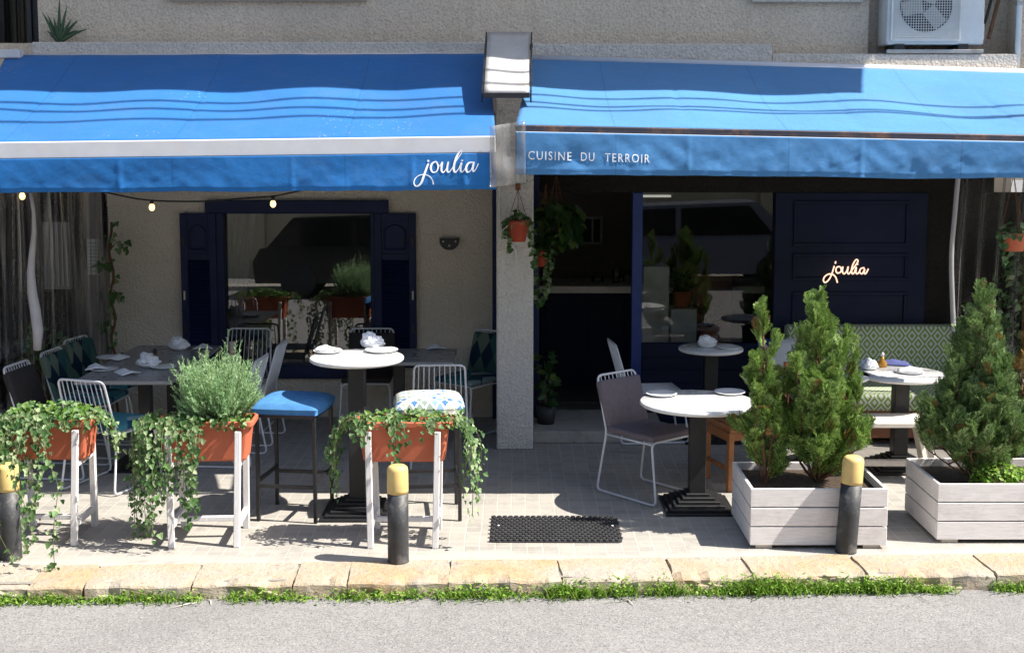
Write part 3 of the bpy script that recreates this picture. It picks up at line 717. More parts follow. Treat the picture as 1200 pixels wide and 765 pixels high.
for (px, py, d, w, h, nm, lb) in ((66, 300, 11.7, 0.26, 0.62, 'wall_grille', 'greyish grille panel on the dark wall left of the slatted vent'),):
    c = P(px, py, d); t = thing(nm, lb, 'grille', (c.x, 11.75, c.z))
    MB().box(-w / 2, -0.03, -h / 2, w / 2, 0, h / 2, 0.004).build('frame', 'interior_wall', t)
    s2 = MB()
    for i in range(6): s2.box(-w / 2 + 0.02 + i * 0.04, -0.045, -h / 2 + 0.03, -w / 2 + 0.03 + i * 0.04, -0.031, h / 2 - 0.03)
    s2.build('bars', 'grey_metal', t)

def shrub(label, x, y, z, w, h, n):
    sh = thing('shrub', label, 'shrub', (x, y, z)); m = MB(); q_ = MB(); rs = random.Random(n)
    for k in range(7):
        a = rs.uniform(0, 6.28); q_.tube([(0, 0, 0), (math.cos(a) * w * .3, math.sin(a) * w * .3, h * .5), (math.cos(a) * w * .6, math.sin(a) * w * .5, h * .95)], [.012, .008, .003], 5)
    for k in range(n):
        a = rs.uniform(0, 6.28); r0 = rs.random() ** .5; f = rs.random()
        p = Vector((math.cos(a) * r0 * w, math.sin(a) * r0 * w * .8, h * (0.1 + .95 * f) * (1 - .3 * r0)))
        nn = Vector((rs.uniform(-1, 1), rs.uniform(-1.3, .6), rs.uniform(-.2, 1))).normalized(); u = nn.orthogonal().normalized(); s_ = rs.uniform(.03, .06); v_ = nn.cross(u)
        m.add([p - u * s_ * .35, p + v_ * s_ * .5, p + u * s_, p - v_ * s_ * .5], [(0, 1, 2, 3)])
    m.build('leaves', 'ivy_leaf', sh); q_.build('branches', 'bark', sh)
shrub('dim leafy shrub behind the clear curtain at the far left', -4.75, 10.4, 0, 0.35, 1.3, 900)
shrub('dim leafy shrub behind the clear curtain near the vine', -4.2, 11.3, 0, 0.28, 0.95, 500)
shrub('dim climbing shrub behind the gathered curtain at the far right', 4.35, 10.75, 0, 0.30, 1.9, 900)
# ------------------------------------------------------------------ awnings
def make_awning(label, rolled, x0b, x1b, x0f, x1f, zb0, zb1, zf0, zf1, zv0, zv1, mat, yb, yf, bar_h, bar_mat, seams, seed):
    t = thing('awning', label, 'awning', ((x0f + x1f) / 2, yf, 0))
    off = Vector(t.location)
    def fab(u, v):
        x = (x0b + (x1b - x0b) * u) * (1 - v) + (x0f + (x1f - x0f) * u) * v
        y = yb + (yf - yb) * v
        z = (zb0 + (zb1 - zb0) * u) * (1 - v) + (zf0 + (zf1 - zf0) * u) * v
        s = math.sin(math.pi * v)
        z -= 0.035 * s
        z += 0.013 * s * math.cos(x * 2 * math.pi / seams + seed) + 0.022 * s * noise.noise(Vector((x * 1.3 + seed, y * 1.1, 0)))
        z += 0.006 * noise.noise(Vector((x * 3 + y * 4 + seed, y * 2, 3))) - 0.006 * s * math.exp(-(((x + 20) % 1.15 - 0.5) / 0.018) ** 2)
        return Vector((x, y, z)) - off
    MB().grid(fab, 140, 28).build('canopy', mat, t, 0.004)
    crumple = 1.45 if rolled > 0.02 else 0.8
    seam_x = [x0f + 1.15 * k_ for k_ in range(1, 5)] + ([P(484, 200, yf).x] if rolled < 0.02 else [])
    def vy(x, tt):
        k = 0.18 + 0.82 * tt
        a1 = x * 1.4 + 0.5 * noise.noise(Vector((x * 0.9, seed, 2)))
        d = 0.022 * noise.noise(Vector((a1 + tt * 0.7 + seed, tt * 0.6, 0))) + crumple * (0.011 * noise.noise(Vector((x * 4.2 + tt * 1.6, tt * 1.0 + seed, 5))) + 0.007 * noise.noise(Vector((x * 8.5 - tt * 1.8, tt * 1.6 + seed, 9))) + 0.006 * abs(noise.noise(Vector((x * 13 + tt * 2.6, tt * 2.2 + seed, 4))))) + 0.0022 * noise.noise(Vector((x * 24 + tt * 5, tt * 6, seed))) + (0.006 if tt > 0.92 else 0.0)
        for sx_ in seam_x: d -= 0.008 * math.exp(-((x - sx_) / 0.02) ** 2)
        return yf - 0.058 + d * k
    def val(u, v):
        x = x0f + (x1f - x0f) * u
        zt = zf0 + (zf1 - zf0) * u - bar_h * 0.95; zb = zv0 + (zv1 - zv0) * u + 0.010 * noise.noise(Vector((x * 1.3 + seed, 9, 0))) + 0.005 * noise.noise(Vector((x * 5.1 + seed, 3, 0)))
        return Vector((x, vy(x, v), zt + (zb - zt) * v)) - off
    MB().grid(val, 420, 26).build('valance', mat, t, 0.003)
    # stitched seams on the valance
    # front bar
    fb = MB(); n = 1
    dz = (zf1 - zf0); ln = x1f - x0f
    fb.box(-ln / 2, -0.05, -bar_h, ln / 2, 0.03, 0.0, 0.008, Matrix.Translation(Vector(((x0f + x1f) / 2, yf, (zf0 + zf1) / 2 + 0.004)) - off) @ Matrix.Rotation(-math.atan2(dz, ln), 4, 'Y'))
    fb.build('front_bar', bar_mat, t)
    if rolled > 0.02:
        MB().box(-ln / 2, -0.058, -bar_h - 0.007, ln / 2, -0.03, -bar_h + 0.001, 0.002, Matrix.Translation(Vector(((x0f + x1f) / 2, yf, (zf0 + zf1) / 2 + 0.004)) - off) @ Matrix.Rotation(-math.atan2(dz, ln), 4, 'Y')).build('clamp_strip', 'white_metal', t)
    cs = MB(); dzb = zb1 - zb0; lnb = x1b - x0b
    cs.tube([Vector((x0b, yb + 0.0, zb0 + 0.0)) - off, Vector((x1b, yb + 0.0, zb1 + 0.0)) - off], rolled, 12)
    cs.build('roller', 'white_metal', t)
    # folding arms under the cloth
    for xx in (x0f + 0.25 * ln, x0f + 0.75 * ln):
        ar = MB().tube(fillet([Vector((xx, yb - 0.02, zb0 - 0.22)) - off, Vector((xx + 0.35, (yb + yf) / 2, (zb0 + zf0) / 2 - 0.30)) - off, Vector((xx, yf + 0.04, min(zf0, zf1) - 0.12)) - off], 0.05), 0.02, 8)
        ar.build('folding_arm', 'grey_metal', t)
    return t, vy, off
YB, YF = 10.19, 8.6
pb0, pb1 = P(8, 65, YB), P(574, 63, YB); pf0, pf1 = P(-60, 168, YF), P(581, 160, YF)
pv0, pv1 = P(-60, 226, YF), P(578, 222, YF)
awl, vyl, offl = make_awning('deep blue fabric awning over the left terrace with white front bar and script lettering', 0.008, pb0.x, pb1.x, pf0.x, pf1.x, pb0.z, pb1.z, pf0.z, pf1.z, pv0.z, pv1.z, 'awning_blue', YB, YF, 0.115, 'white_metal', 1.15, 1.7)
qb0, qb1 = P(622, 69, YB), P(1235, 86, YB); qf0, qf1 = P(604, 147, YF), P(1355, 162, YF)
qv0, qv1 = P(604, 204, YF), P(1355, 211, YF)
awr, vyr, offr = make_awning('faded lighter blue awning over the right terrace with small capital lettering on its valance', 0.028, qb0.x, qb1.x, qf0.x, qf1.x, qb0.z, qb1.z, qf0.z, qf1.z, qv0.z, qv1.z, 'awning_faded', YB, YF, 0.045, 'bar_gap_shade', 1.25, 6.1)

# script lettering, traced centre lines (pixel units of the close-up)
def strokes_awning():
    S = []
    S.append(([(352, 345), (320, 430), (290, 520), (255, 600), (205, 635), (170, 600), (185, 540), (240, 495), (310, 488), (370, 510), (405, 560), (416, 612)], [22, 26, 28, 26, 16, 12, 11, 10, 10, 10, 12, 14], False))
    S.append(([(352, 300), (350, 324)], [24, 24], False))
    S.append(([(440, 322), (398, 350), (384, 410), (410, 456), (456, 445), (478, 390), (462, 336)], [14, 24, 26, 18, 14, 22, 18], True))
    S.append(([(470, 372), (500, 372), (530, 328), (521, 385), (522, 440), (548, 456), (585, 400), (606, 325), (592, 400), (597, 448), (622, 450), (655, 405), (705, 315), (762, 230), (782, 190), (766, 178), (722, 240), (688, 330), (676, 420), (696, 456), (735, 415), (775, 335), (762, 400), (768, 450), (792, 448), (826, 400)], [9, 9, 18, 25, 24, 14, 10, 18, 26, 20, 12, 10, 10, 10, 12, 14, 26, 28, 28, 18, 10, 20, 26, 18, 11, 9], False))
    S.append(([(784, 298), (782, 316)], [22, 22], False))
    S.append(([(922, 328), (868, 338), (834, 396), (846, 452), (886, 440), (920, 375), (934, 325), (918, 400), (926, 446), (955, 420), (990, 345)], [14, 22, 26, 18, 11, 14, 20, 26, 18, 10, 9], False))
    return [([(470 + x / 10.91, 160 + y / 10.91) for x, y in p], [w / 10.91 for w in ws], c) for p, ws, c in S]
lt = MB()
for k_, (pts, ws, cl) in enumerate(strokes_awning()):
    sc = YF / F
    wpts = spline([Vector((p[0], p[1], w)) for p, w in zip(pts, ws)], 7, cl)
    m = len(wpts); n0 = len(lt.v)
    for i, p in enumerate(wpts):
        a = wpts[(i - 1) % m] if cl or i else wpts[0]; b_ = wpts[(i + 1) % m] if cl or i < m - 1 else wpts[-1]
        tx, ty = b_.x - a.x, b_.y - a.y; l_ = math.hypot(tx, ty) or 1
        nx_, ny_ = -ty / l_ * p.z / 2, tx / l_ * p.z / 2
        for sg in (1, -1):
            w3 = P(p.x + sg * nx_, p.y + sg * ny_, YF - 0.045)
            zt = pf1.z - 0.11; tt = min(1, max(0, (zt - w3.z) / (zt - pv1.z)))
            lt.v.append(tuple(Vector((w3.x, vyl(w3.x, tt) - 0.0045 - 0.0003 * k_, w3.z)) - offl))
    for i in range(m if cl else m - 1):
        j = (i + 1) % m
        lt.f.append((n0 + 2 * i, n0 + 2 * i + 1, n0 + 2 * j + 1, n0 + 2 * j)); lt.sm.append(False)
lt.build('lettering', 'lettering_white', awl, 0.0012)
# capitals
def text_mesh(body, size):
    cu = bpy.data.curves.new('txt', 'FONT'); cu.body = body; cu.size = size; cu.space_character = 1.22; cu.space_word = 1.5; cu.resolution_u = 3
    ob = bpy.data.objects.new('txt', cu); col.objects.link(ob)
    dg = bpy.context.evaluated_depsgraph_get(); me = bpy.data.meshes.new_from_object(ob.evaluated_get(dg))
    bpy.data.objects.remove(ob); bpy.data.curves.remove(cu); return me
la, lb_ = P(619, 187, YF - 0.045), P(761, 191, YF - 0.045); ltop = P(619, 177, YF - 0.045)
for word, u0, u1 in (('CUISINE', 0.0, 0.357), ('DU', 0.435, 0.545), ('TERROIR', 0.632, 1.0)):
    me = text_mesh(word, 0.1)
    xs = [v.co.x for v in me.vertices]; ys = [v.co.y for v in me.vertices]
    w0, h0 = max(xs) - min(xs), max(ys) - min(ys); sy = (ltop.z - la.z) / h0
    for v in me.vertices:
        u = u0 + (u1 - u0) * (v.co.x - min(xs)) / w0
        x = la.x + u * (lb_.x - la.x); z = la.z + (lb_.z - la.z) * u + (v.co.y - min(ys)) * sy
        zt = qf0.z - 0.045; tt = min(1, max(0, (zt - z) / (zt - qv0.z)))
        v.co = Vector((x, vyr(x, tt) - 0.0045, z)) - offr
    me.materials.clear(); me.materials.append(MATS['lettering_white'])
    o = bpy.data.objects.new('lettering_word', me); col.objects.link(o); o.parent = awr
    md = o.modifiers.new('thickness', 'SOLIDIFY'); md.thickness = 0.0012; md.offset = 0
# awning end bracket at far left
br_ = P(10, 62, YB)
MB().box(-0.10, -0.10, -0.05, 0.10, 0.02, 0.02, 0.01, Matrix.Translation(br_ - offl + Vector((0.02, 0, 0)))).build('bracket', 'white_metal', awl)

# sheet-metal cover over the gap between the awnings
t = thing('metal_cover', 'sloping grey sheet metal cover bridging the gap between the two awnings', 'cover', (0, 9.95, 3.34))
c1, c2 = P(572, 38, 9.95), P(621, 38, 9.95); c3, c4 = P(567, 110, 9.0), P(620, 110, 9.0); o0 = Vector(t.location)
MB().grid(lambda u, v: (c1.lerp(c2, u)).lerp(c3.lerp(c4, u), v) + Vector((0, 0, 0.012 * math.sin(math.pi * v) * math.cos(u * 4))) - o0, 8, 10).build('sheet', 'sheet_metal', t, 0.006)
e = MB()
for (p, q_) in ((c3, c4),): e.bar(p - o0 + Vector((-.005, -0.006, -0.012)), q_ - o0 + Vector((.005, -0.006, -0.012)), 0.03, 0.035, 0.003)
e.bar(c2 - o0 + Vector((0.012, 0, -0.03)), c4 - o0 + Vector((0.012, 0, -0.03)), 0.012, 0.07, 0.002)
e.bar(c1 - o0 + Vector((-0.012, 0, -0.03)), c3 - o0 + Vector((-0.012, 0, -0.03)), 0.012, 0.07, 0.002)
e.build('edge_flange', 'black_metal', t)
for sgn, c in ((-1, c1), (1, c2)):
    MB().bar(c - o0 + Vector((sgn * 0.012, 0.02, -0.1)), c - o0 + Vector((sgn * 0.012, 0.28, -0.1)), 0.02, 0.03).build('arm', 'black_metal', t)
# clear plastic taped across the gap
def psheet(u, v):
    p = P(574 + 42 * u, 148 + 72 * v - 6 * u, 8.52)
    return p + Vector((0, 0.02 * noise.noise(Vector((u * 3, v * 3, 1))), 0))
tag(MB().grid(psheet, 12, 12).build('plastic_sheet', 'milky_pvc', None, 0.001), 'crinkled clear plastic sheet taped between the two awning valances', 'plastic sheet')

# ------------------------------------------------------------------ overhead street cables (their shadows cross the awnings)
for (d0, z0, d1, z1, lb) in ((8.58, 7.0, 8.68, 7.1, 'black overhead cable nearest the balcony'), (8.57, 7.0, 8.41, 6.95, 'black overhead cable, the middle one of those above the awnings'), (8.09, 7.0, 8.42, 7.05, 'black overhead cable farthest out over the pavement')):
    pts = [(-9 + 18 * i / 24, d0 + (d1 - d0) * i / 24, z0 + (z1 - z0) * i / 24 - 0.10 * (1 - ((i - 12) / 12) ** 2) + 0.035 * noise.noise(Vector((i * 0.6, d0 * 30, 0)))) for i in range(25)]
    tag(MB().tube(pts, 0.019, 6).build('overhead_cable', 'cable_black'), lb, 'cable', 'overhead cables')

# ------------------------------------------------------------------ air conditioner, pipes, aloe upstairs
ax0, ax1 = P(1041, 50, 10.2).x, P(1155, 50, 10.2).x
az = P(1041, 52, 10.2).z
t = thing('air_conditioner', 'grey-white outdoor air conditioner unit with round fan grille on the ledge', 'air conditioner', ((ax0 + ax1) / 2, 10.24, 3.19))
W = ax1 - ax0; b0 = az - 3.19
MB().box(-W / 2, 0, b0, W / 2, 0.28, b0 + 0.58, 0.012).build('casing', 'plastic_white', t)
fx = -W / 2 + 0.30; fz = b0 + 0.30
fm = MB().lathe([(0.0, 0.0), (0.205, 0.0), (0.205, 0.004), (0.0, 0.004)], 40)
o = fm.build('fan_opening', 'fan_dark', t); o.location = (fx, -0.002, fz); o.rotation_euler = (R(90), 0, 0)
gr = MB()
for i in range(27):
    k = -0.26 + 0.52 * i / 26
    gr.bar((fx + k, -0.022, fz - 0.26), (fx + k, -0.022, fz + 0.26), 0.0035)
    gr.bar((fx - 0.26, -0.026, fz + k), (fx + 0.26, -0.026, fz + k), 0.0035)
for a0, a1 in (((-.27, -.27), (.27, -.27)), ((-.27, .27), (.27, .27)), ((-.27, -.27), (-.27, .27)), ((.27, -.27), (.27, .27))):
    gr.bar((fx + a0[0], -0.018, fz + a0[1]), (fx + a1[0], -0.018, fz + a1[1]), 0.012)
gr.build('fan_grille', 'plastic_white', t)
bl = MB()
for k in range(3):
    M = Matrix.Translation((fx, -0.006, fz)) @ Matrix.Rotation(R(120 * k + 20), 4, 'Y')
    bl.box(-0.05, -0.003, 0.03, 0.06, 0.0, 0.19, 0, M)
bl.build('fan_blades', 'grey_metal', t)
MB().box(-W / 2, -0.01, 0.0, W / 2, 0.03, 0.028, 0.004).box(-W / 2, 0.24, 0.0, W / 2, 0.27, 0.028, 0.004).build('support_rail', 'grey_metal', t)
for xx in (-W / 2 + 0.10, W / 2 - 0.16): MB().box(xx - 0.04, 0.0, 0.028, xx + 0.04, 0.26, b0 + 0.001).build('foot', 'black_metal', t)
MB().box(W / 2, 0.06, b0 + 0.04, W / 2 + 0.025, 0.2, b0 + 0.17, 0.006).build('valve_cover', 'plastic_white', t)
for k, (mt, dx, lb) in enumerate((('cable_black', 0.0, 'black insulated hose beside the air conditioner'), ('bark', 0.06, 'brown insulated pipe beside the air conditioner'))):
    bx = ax1 + 0.04 + dx
    pts = spline([(bx - 0.02, 10.36, 3.36 - 0.05 * k), (bx + 0.03, 10.38, 3.5), (bx + 0.09, 10.42, 3.75), (bx + 0.1, 10.47, 4.1)], 6)
    tag(MB().tube(pts, 0.012 + 0.004 * k, 8).build('hose', mt), lb, 'hose')
px_ = P(1194, 40, 10.25).x
dp = thing('downpipe', 'pale vertical drainpipe at the right end of the upper wall', 'pipe', (px_, 10.26, 3.06))
MB().tube([(0, 0, 0), (0, 0, 2.8)], 0.022, 12).build('pipe', 'plastic_white', dp)
for z in (0.5, 1.6): MB().box(-0.028, -0.026, z, 0.028, 0.04, z + 0.03, 0.003).build('bracket', 'grey_metal', dp)
al = thing('aloe_plant', 'spiky aloe plant growing on the ledge at upper left', 'plant', (P(68, 50, 10.3).x, 10.32, 3.275))
am = MB()
for k in range(13):
    a = random.uniform(0, 6.28); L_ = random.uniform(0.18, 0.34); ti = random.uniform(0.2, 1.15)
    if k == 0: a, L_, ti = 0.0, 0.36, 0.05
    d = Vector((math.cos(a), math.sin(a) * 0.3, 0))
    pts = [d * (math.sin(ti) * L_ * s) + Vector((0, 0, math.cos(ti) * L_ * s - 0.05 * s * s * ti)) for s in (0, .25, .5, .75, 1)]
    am.tube(pts, [0.014, 0.017, 0.013, 0.008, 0.001], 5)
am.build('leaves', 'aloe', al)

# ------------------------------------------------------------------ clear curtains
cu = thing('clear_curtain', 'creased transparent plastic curtain closing the left end of the terrace', 'curtain', (-3.9, 9.9, 0))
o0 = Vector(cu.location)
def cpt(u, v):
    y = 8.75 + 2.65 * u; x = -3.98 + 0.34 * u
    amp = 0.035 + 0.02 * noise.noise(Vector((u * 4, 0, 0)))
    x += amp * math.sin(u * 95 + 3 * noise.noise(Vector((u * 6, v * 0.6, 0)))) + 0.03 * noise.noise(Vector((u * 9, v * 2, 2)))
    y += 0.03 * math.cos(u * 95)
    return Vector((x, y, 2.45 - 2.4 * v)) - o0
MB().grid(cpt, 260, 16).build('sheet', 'clear_pvc', cu)
s0, s1 = P(36, 226, 9.6), P(42, 410, 9.6)
pts = [s0.lerp(s1, k / 8) + Vector((0.02 * math.sin(k * 1.1), 0, 0)) - o0 for k in range(9)]
MB().tube(pts, [0.014, 0.014, 0.018, 0.024, 0.03, 0.036, 0.04, 0.04, 0.03], 10).build('tie_strap', 'curtain_cloth', cu)
cu2 = thing('clear_curtain', 'gathered transparent plastic curtain with pale edge tube at the right end of the terrace', 'curtain', (3.7, 10.2, 0))
o0 = Vector(cu2.location)
def cpt2(u, v):
    y = 10.4 - 1.2 * u; x = P(1120 - 8 * math.sin(v * 2.6), 300, 10.4).x + 0.75 * u
    x += 0.04 * math.sin(u * 50 + 2 * noise.noise(Vector((u * 5, v, 1))))
    return Vector((x, y, 2.4 - 2.2 * v)) - o0
MB().grid(cpt2, 120, 16).build('sheet', 'clear_pvc', cu2)
tp = spline([P(1123, 205, 10.38) - o0, P(1119, 250, 10.38) - o0, P(1115, 300, 10.38) - o0, P(1116, 350, 10.38) - o0, P(1118, 400, 10.38) - o0, P(1118, 440, 10.38) - o0], 5)
MB().tube(tp, 0.020, 10).build('edge_tube', 'curtain_cloth', cu2)
t = thing('socket_box', 'small grey electrical socket box on the dark wall above the green bench', 'socket', (P(1108, 408, GLASS_D - 0.03).x, GLASS_D - 0.023, P(1108, 408, GLASS_D - 0.03).z))
MB().box(-0.05, -0.05, -0.06, 0.05, 0, 0.06, 0.006).build('box', 'grey_metal', t)
MB().box(-0.03, -0.056, -0.03, 0.03, -0.051, 0.03, 0.002).build('cover', 'plastic_white', t)

# ------------------------------------------------------------------ string lights, wall lamp, neon
sg = thing('string_light', 'black string light cable with warm glowing bulbs hung under the left awning', 'string light', (-2.2, 9.2, 2.2))
o0 = Vector(sg.location); SD = 9.4
pp = [P(-20, 222, SD), P(26, 221, SD), P(90, 219, SD), P(140, 229, SD), P(178, 235, SD), P(240, 236, SD), P(290, 232, SD), P(320, 230, SD), P(345, 225, SD), P(400, 212, SD)]
MB().tube([p - o0 for p in spline(pp, 6)], 0.006, 6).build('cable', 'cable_black', sg)
for (x, y) in ((26, 229), (178, 242), (320, 238)):
    c = P(x, y, SD) - o0
    s_ = MB().tube([c + Vector((0, 0, 0.05)), c + Vector((0, 0, 0.018))], 0.014, 10).build('socket', 'cable_black', sg)
    b = MB().lathe([(0.002, -0.033), (0.012, -0.03), (0.02, -0.018), (0.022, -0.004), (0.017, 0.01), (0.011, 0.02)], 14, c).build('bulb', 'bulb_glow', sg)
c = P(527, 279, WALL_D)
wl = thing('wall_lamp', 'black half-round wall lamp with three pale studs on the cream wall', 'wall lamp', (c.x, WALL_D, c.z))
n = 16; rr = 0.088
out = [(-rr, 0.0)] + [(-rr * math.cos(math.pi * i / n), -0.02 - rr * 0.95 * math.sin(math.pi * i / n)) for i in range(n + 1)] + [(rr, 0.0)]
vs = [(x, -0.07, z) for x, z in out] + [(x, -0.001, z) for x, z in out]; m = len(out)
MB().add(vs, [tuple(range(m)), tuple(range(m, 2 * m))[::-1]] + [(i, m + i, m + (i + 1) % m, (i + 1) % m) for i in range(m)]).build('lamp_body', 'black_metal', wl)
for (x, z) in ((-0.055, -0.025), (0.055, -0.025), (0, -0.062)):
    MB().lathe([(0.009, 0), (0.009, 0.006), (0.004, 0.009)], 10).build('stud', 'plastic_white', wl)
    o = wl.children[-1]; o.location = (x, -0.071, z); o.rotation_euler = (R(90), 0, 0)
ND = GLASS_D - 0.13
ns = thing('neon_sign', 'glowing pinkish-white script neon sign on the navy panelled wall', 'neon sign', P(990, 318, ND))
o0 = Vector(ns.location)
NS = [([(385, 300), (345, 430), (300, 520), (240, 570), (208, 540), (225, 480), (290, 435), (360, 440), (410, 490), (436, 575)], False),
      ([(408, 225), (402, 265)], False),
      ([(500, 365), (488, 325), (452, 312), (418, 335), (412, 380), (432, 415), (472, 410), (494, 390)], True),
      ([(525, 310), (518, 390), (545, 430), (590, 380), (612, 310), (600, 400), (622, 430), (660, 385), (725, 300), (772, 225), (742, 198), (692, 270), (665, 370), (682, 430), (715, 400), (745, 320), (735, 400), (757, 430), (795, 395)], False),
      ([(768, 262), (762, 285)], False),
      ([(875, 330), (818, 345), (798, 400), (840, 428), (882, 350), (870, 410), (890, 430), (915, 400), (942, 345)], False)]
for pts, cl in NS:
    w3 = [P(950 + x / 13.91, 290 + y / 13.91, ND) - o0 for x, y in pts]
    MB().tube(spline(w3, 6, cl), 0.0062, 8, cl).build('neon_tube', 'neon_tube', ns)
for (x, y) in ((970, 327), (988, 318), (1005, 316)):
    c = P(x, y, ND) - o0
    MB().bar(c, c + Vector((0, 0.07, 0)), 0.008).build('standoff', 'fan_dark', ns)

# ------------------------------------------------------------------ chairs
def lean(z): return 0.215 + (z - 0.45) * 0.30
def wire_chair(label, kind, group):
    t = thing('chair', label, 'chair', (0, 0, 0), 0, group)
    def half(s): return [Vector((s * 0.205, -0.225, 0.435)), Vector((s * 0.225, -0.29, 0.012)), Vector((s * 0.225, 0.29, 0.012)), Vector((s * 0.205, 0.215, 0.44)), Vector((s * 0.19, lean(0.83), 0.83))]
    path = half(-1) + half(1)[::-1]
    MB().tube(fillet(path, 0.045, 5, True), 0.0085, 8, True).build('frame', 'wire_white', t)
    w = MB()
    for s in (-1, 1): w.tube([(s * 0.205, 0.215, 0.425), (s * 0.205, -0.222, 0.425)], 0.007, 6)
    n = 9
    for i in range(n):
        x = -0.155 + 0.31 * i / (n - 1)
        w.tube([(x * 1.12, 0.215, 0.43), (x * 1.05, lean(0.6), 0.6), (x, lean(0.83), 0.826)], 0.0042, 6)
        if kind in ('wire', 'tealseat'): w.tube([(x * 1.12, 0.215, 0.43), (x * 1.12, -0.22, 0.43)], 0.0042, 6)
    w.build('wire_grid', 'wire_white', t)
    cm = {'grey': 'grey_cloth', 'dark': 'dark_cloth', 'teal': 'teal_pattern', 'tealseat': 'teal_seat'}.get(kind)
    if cm:
        MB().box(-0.21, -0.235, 0.44, 0.21, 0.205, 0.485, 0.016, None, 3).build('seat', cm if kind != 'teal' else 'teal_seat', t)
        if kind in ('grey', 'dark', 'teal'):
            M = Matrix.Translation((0, lean(0.49), 0.49)) @ Matrix.Rotation(-math.atan(0.30), 4, 'X')
            hgt = 0.315 if kind != 'teal' else 0.33
            MB().box(-0.205, -0.038, -0.03, 0.205, 0.022, hgt, 0.018, M, 3).build('backrest', cm, t)
    return t
def face(dx, dy):  # rotation that turns local -y towards (dx,dy)
    return math.atan2(dx, -dy)
GL, GM, GR_ = 'wire framed chairs round the left terrace table', 'wire framed chairs round the middle table', 'chairs of the right terrace'
ch_grey = wire_chair('grey padded chair with white sled legs beside the front round table', 'grey', GR_)
ch_grey.location = (0.97, 8.93, 0); ch_grey.rotation_euler.z = face(0.65, -0.76)
ch_dark = wire_chair('plain dark padded chair nearest the street at the far left', 'dark', GL)
ch_dark.location = (-3.42, 9.5, 0); ch_dark.rotation_euler.z = face(1, -0.12)
ch_teal = wire_chair('teal patterned chair behind the plain dark chair at the left table', 'teal', GL)
ch_teal.location = (-3.38, 10.13, 0); ch_teal.rotation_euler.z = face(1, -0.08)
dup(ch_teal, (-3.40, 10.72, 0), face(1, -0.2), 'teal patterned chair deepest on the left side of the left table, by the vine')
ch_ts = wire_chair('white wire-back chair with teal cushion, its back to the street behind the leftmost planter', 'tealseat', GL)
ch_ts.location = (-2.93, 9.18, 0); ch_ts.rotation_euler.z = face(0.32, 0.95)
ch_wire = wire_chair('white wire chair on the right side of the left table, the nearer one', 'wire', GL)
ch_wire.location = (-2.27, 9.85, 0); ch_wire.rotation_euler.z = face(-1, 0.08)
dup(ch_wire, (-2.24, 10.55, 0), face(-1, 0.05), 'white wire chair on the right side of the left table, the one nearer the window')
dup(ch_wire, (-2.36, 11.0, 0), face(-0.05, -1), 'white wire chair at the head of the left table under the window')
dup(ch_dark, (-1.25, 11.0, 0), face(0, -1), 'plain dark padded chair between the window and the middle table', GM)
dup(ch_ts, (-0.56, 9.80, 0), face(-0.05, 1), 'white wire-back chair standing directly behind the stool with patterned cushion', GM)
dup(ch_teal, (-0.36, 10.92, 0), face(-0.62, -0.78), 'teal patterned chair tucked in the corner beside the white pillar', GM)
dup(ch_wire, (1.16, 10.62, 0.0), face(0.9, 0.1), 'white wire chair leaning close to the shop glass by the blue post', GR_)

# ------------------------------------------------------------------ tables
def round_table(label, x, y, h, r, top='marble', base='pyramid', group=None):
    t = thing('round_table', label, 'table', (x, y, 0), 0, group)
    MB().lathe([(0.001, h - 0.03), (r - 0.012, h - 0.03), (r, h - 0.02), (r, h - 0.006), (r - 0.006, h), (0.001, h)], 64).build('table_top', top, t)
    MB().box(-0.055, -0.055, 0.1, 0.055, 0.055, h - 0.03, 0.004).build('column', 'black_metal', t)
    b = MB(); k = 6
    for i in range(k):
        s = 0.235 - i * 0.031; z = i * 0.019
        b.box(-s, -s, z + 0.0005, s, s, z + 0.0185, 0.003)
    b.build('pedestal', 'black_metal', t)
    MB().box(-0.12, -0.12, h - 0.042, 0.12, 0.12, h - 0.031).build('mount_plate', 'black_metal', t)
    return t
T1 = Vector((1.27, 8.60, 0.74))
round_table('white round table with stepped black base in front of the shop glass', 1.27, 8.60, 0.74, 0.395)
round_table('tall white round bar table between the blue stool and the patterned stool', -1.04, 8.47, 1.07, 0.315)
sm = P(833, 407, 10.62)
round_table('small round table in the shade close to the shop glass', sm.x, 10.62, sm.z, 0.27, 'marble')
p = G(1056, 437, 0.74); round_table('white round table in front of the green bench, seen between the two planter boxes', p.x, p.y, 0.74, 0.33)
p2_ = G(972, 438, 0.74); round_table('white round table half hidden behind the tall conifer', p2_.x, p2_.y, 0.74, 0.30)
p3_ = G(1205, 440, 0.74); round_table('white round table at the far right behind the right conifer', p3_.x, p3_.y, 0.74, 0.30)
def rect_table(label, x0, y0, x1, y1, cols_y):
    t = thing('dining_table', label, 'table', ((x0 + x1) / 2, (y0 + y1) / 2, 0)); w, l = (x1 - x0) / 2, (y1 - y0) / 2
    MB().box(-w, -l, 0.71, w, l, 0.74, 0.004).build('table_top', 'grey_top', t)
    for (cx, cy) in cols_y:
        MB().box(cx - 0.045, cy - 0.045, 0.03, cx + 0.045, cy + 0.045, 0.71, 0.004).build('column', 'black_metal', t)
        MB().box(cx - 0.25, cy - 0.25, 0, cx + 0.25, cy + 0.25, 0.018, 0.003).box(cx - 0.16, cy - 0.16, 0.018, cx + 0.16, cy + 0.16, 0.034, 0.003).build('foot_plate', 'black_metal', t)
rect_table('long grey dining table on the left terrace laid with napkins', -3.24, 9.32, -2.52, 10.95, ((0.05, -0.4), (0.05, 0.4)))
rect_table('grey dining table against the wall between window and pillar', -1.40, 10.12, -0.47, 10.78, ((0, 0),))

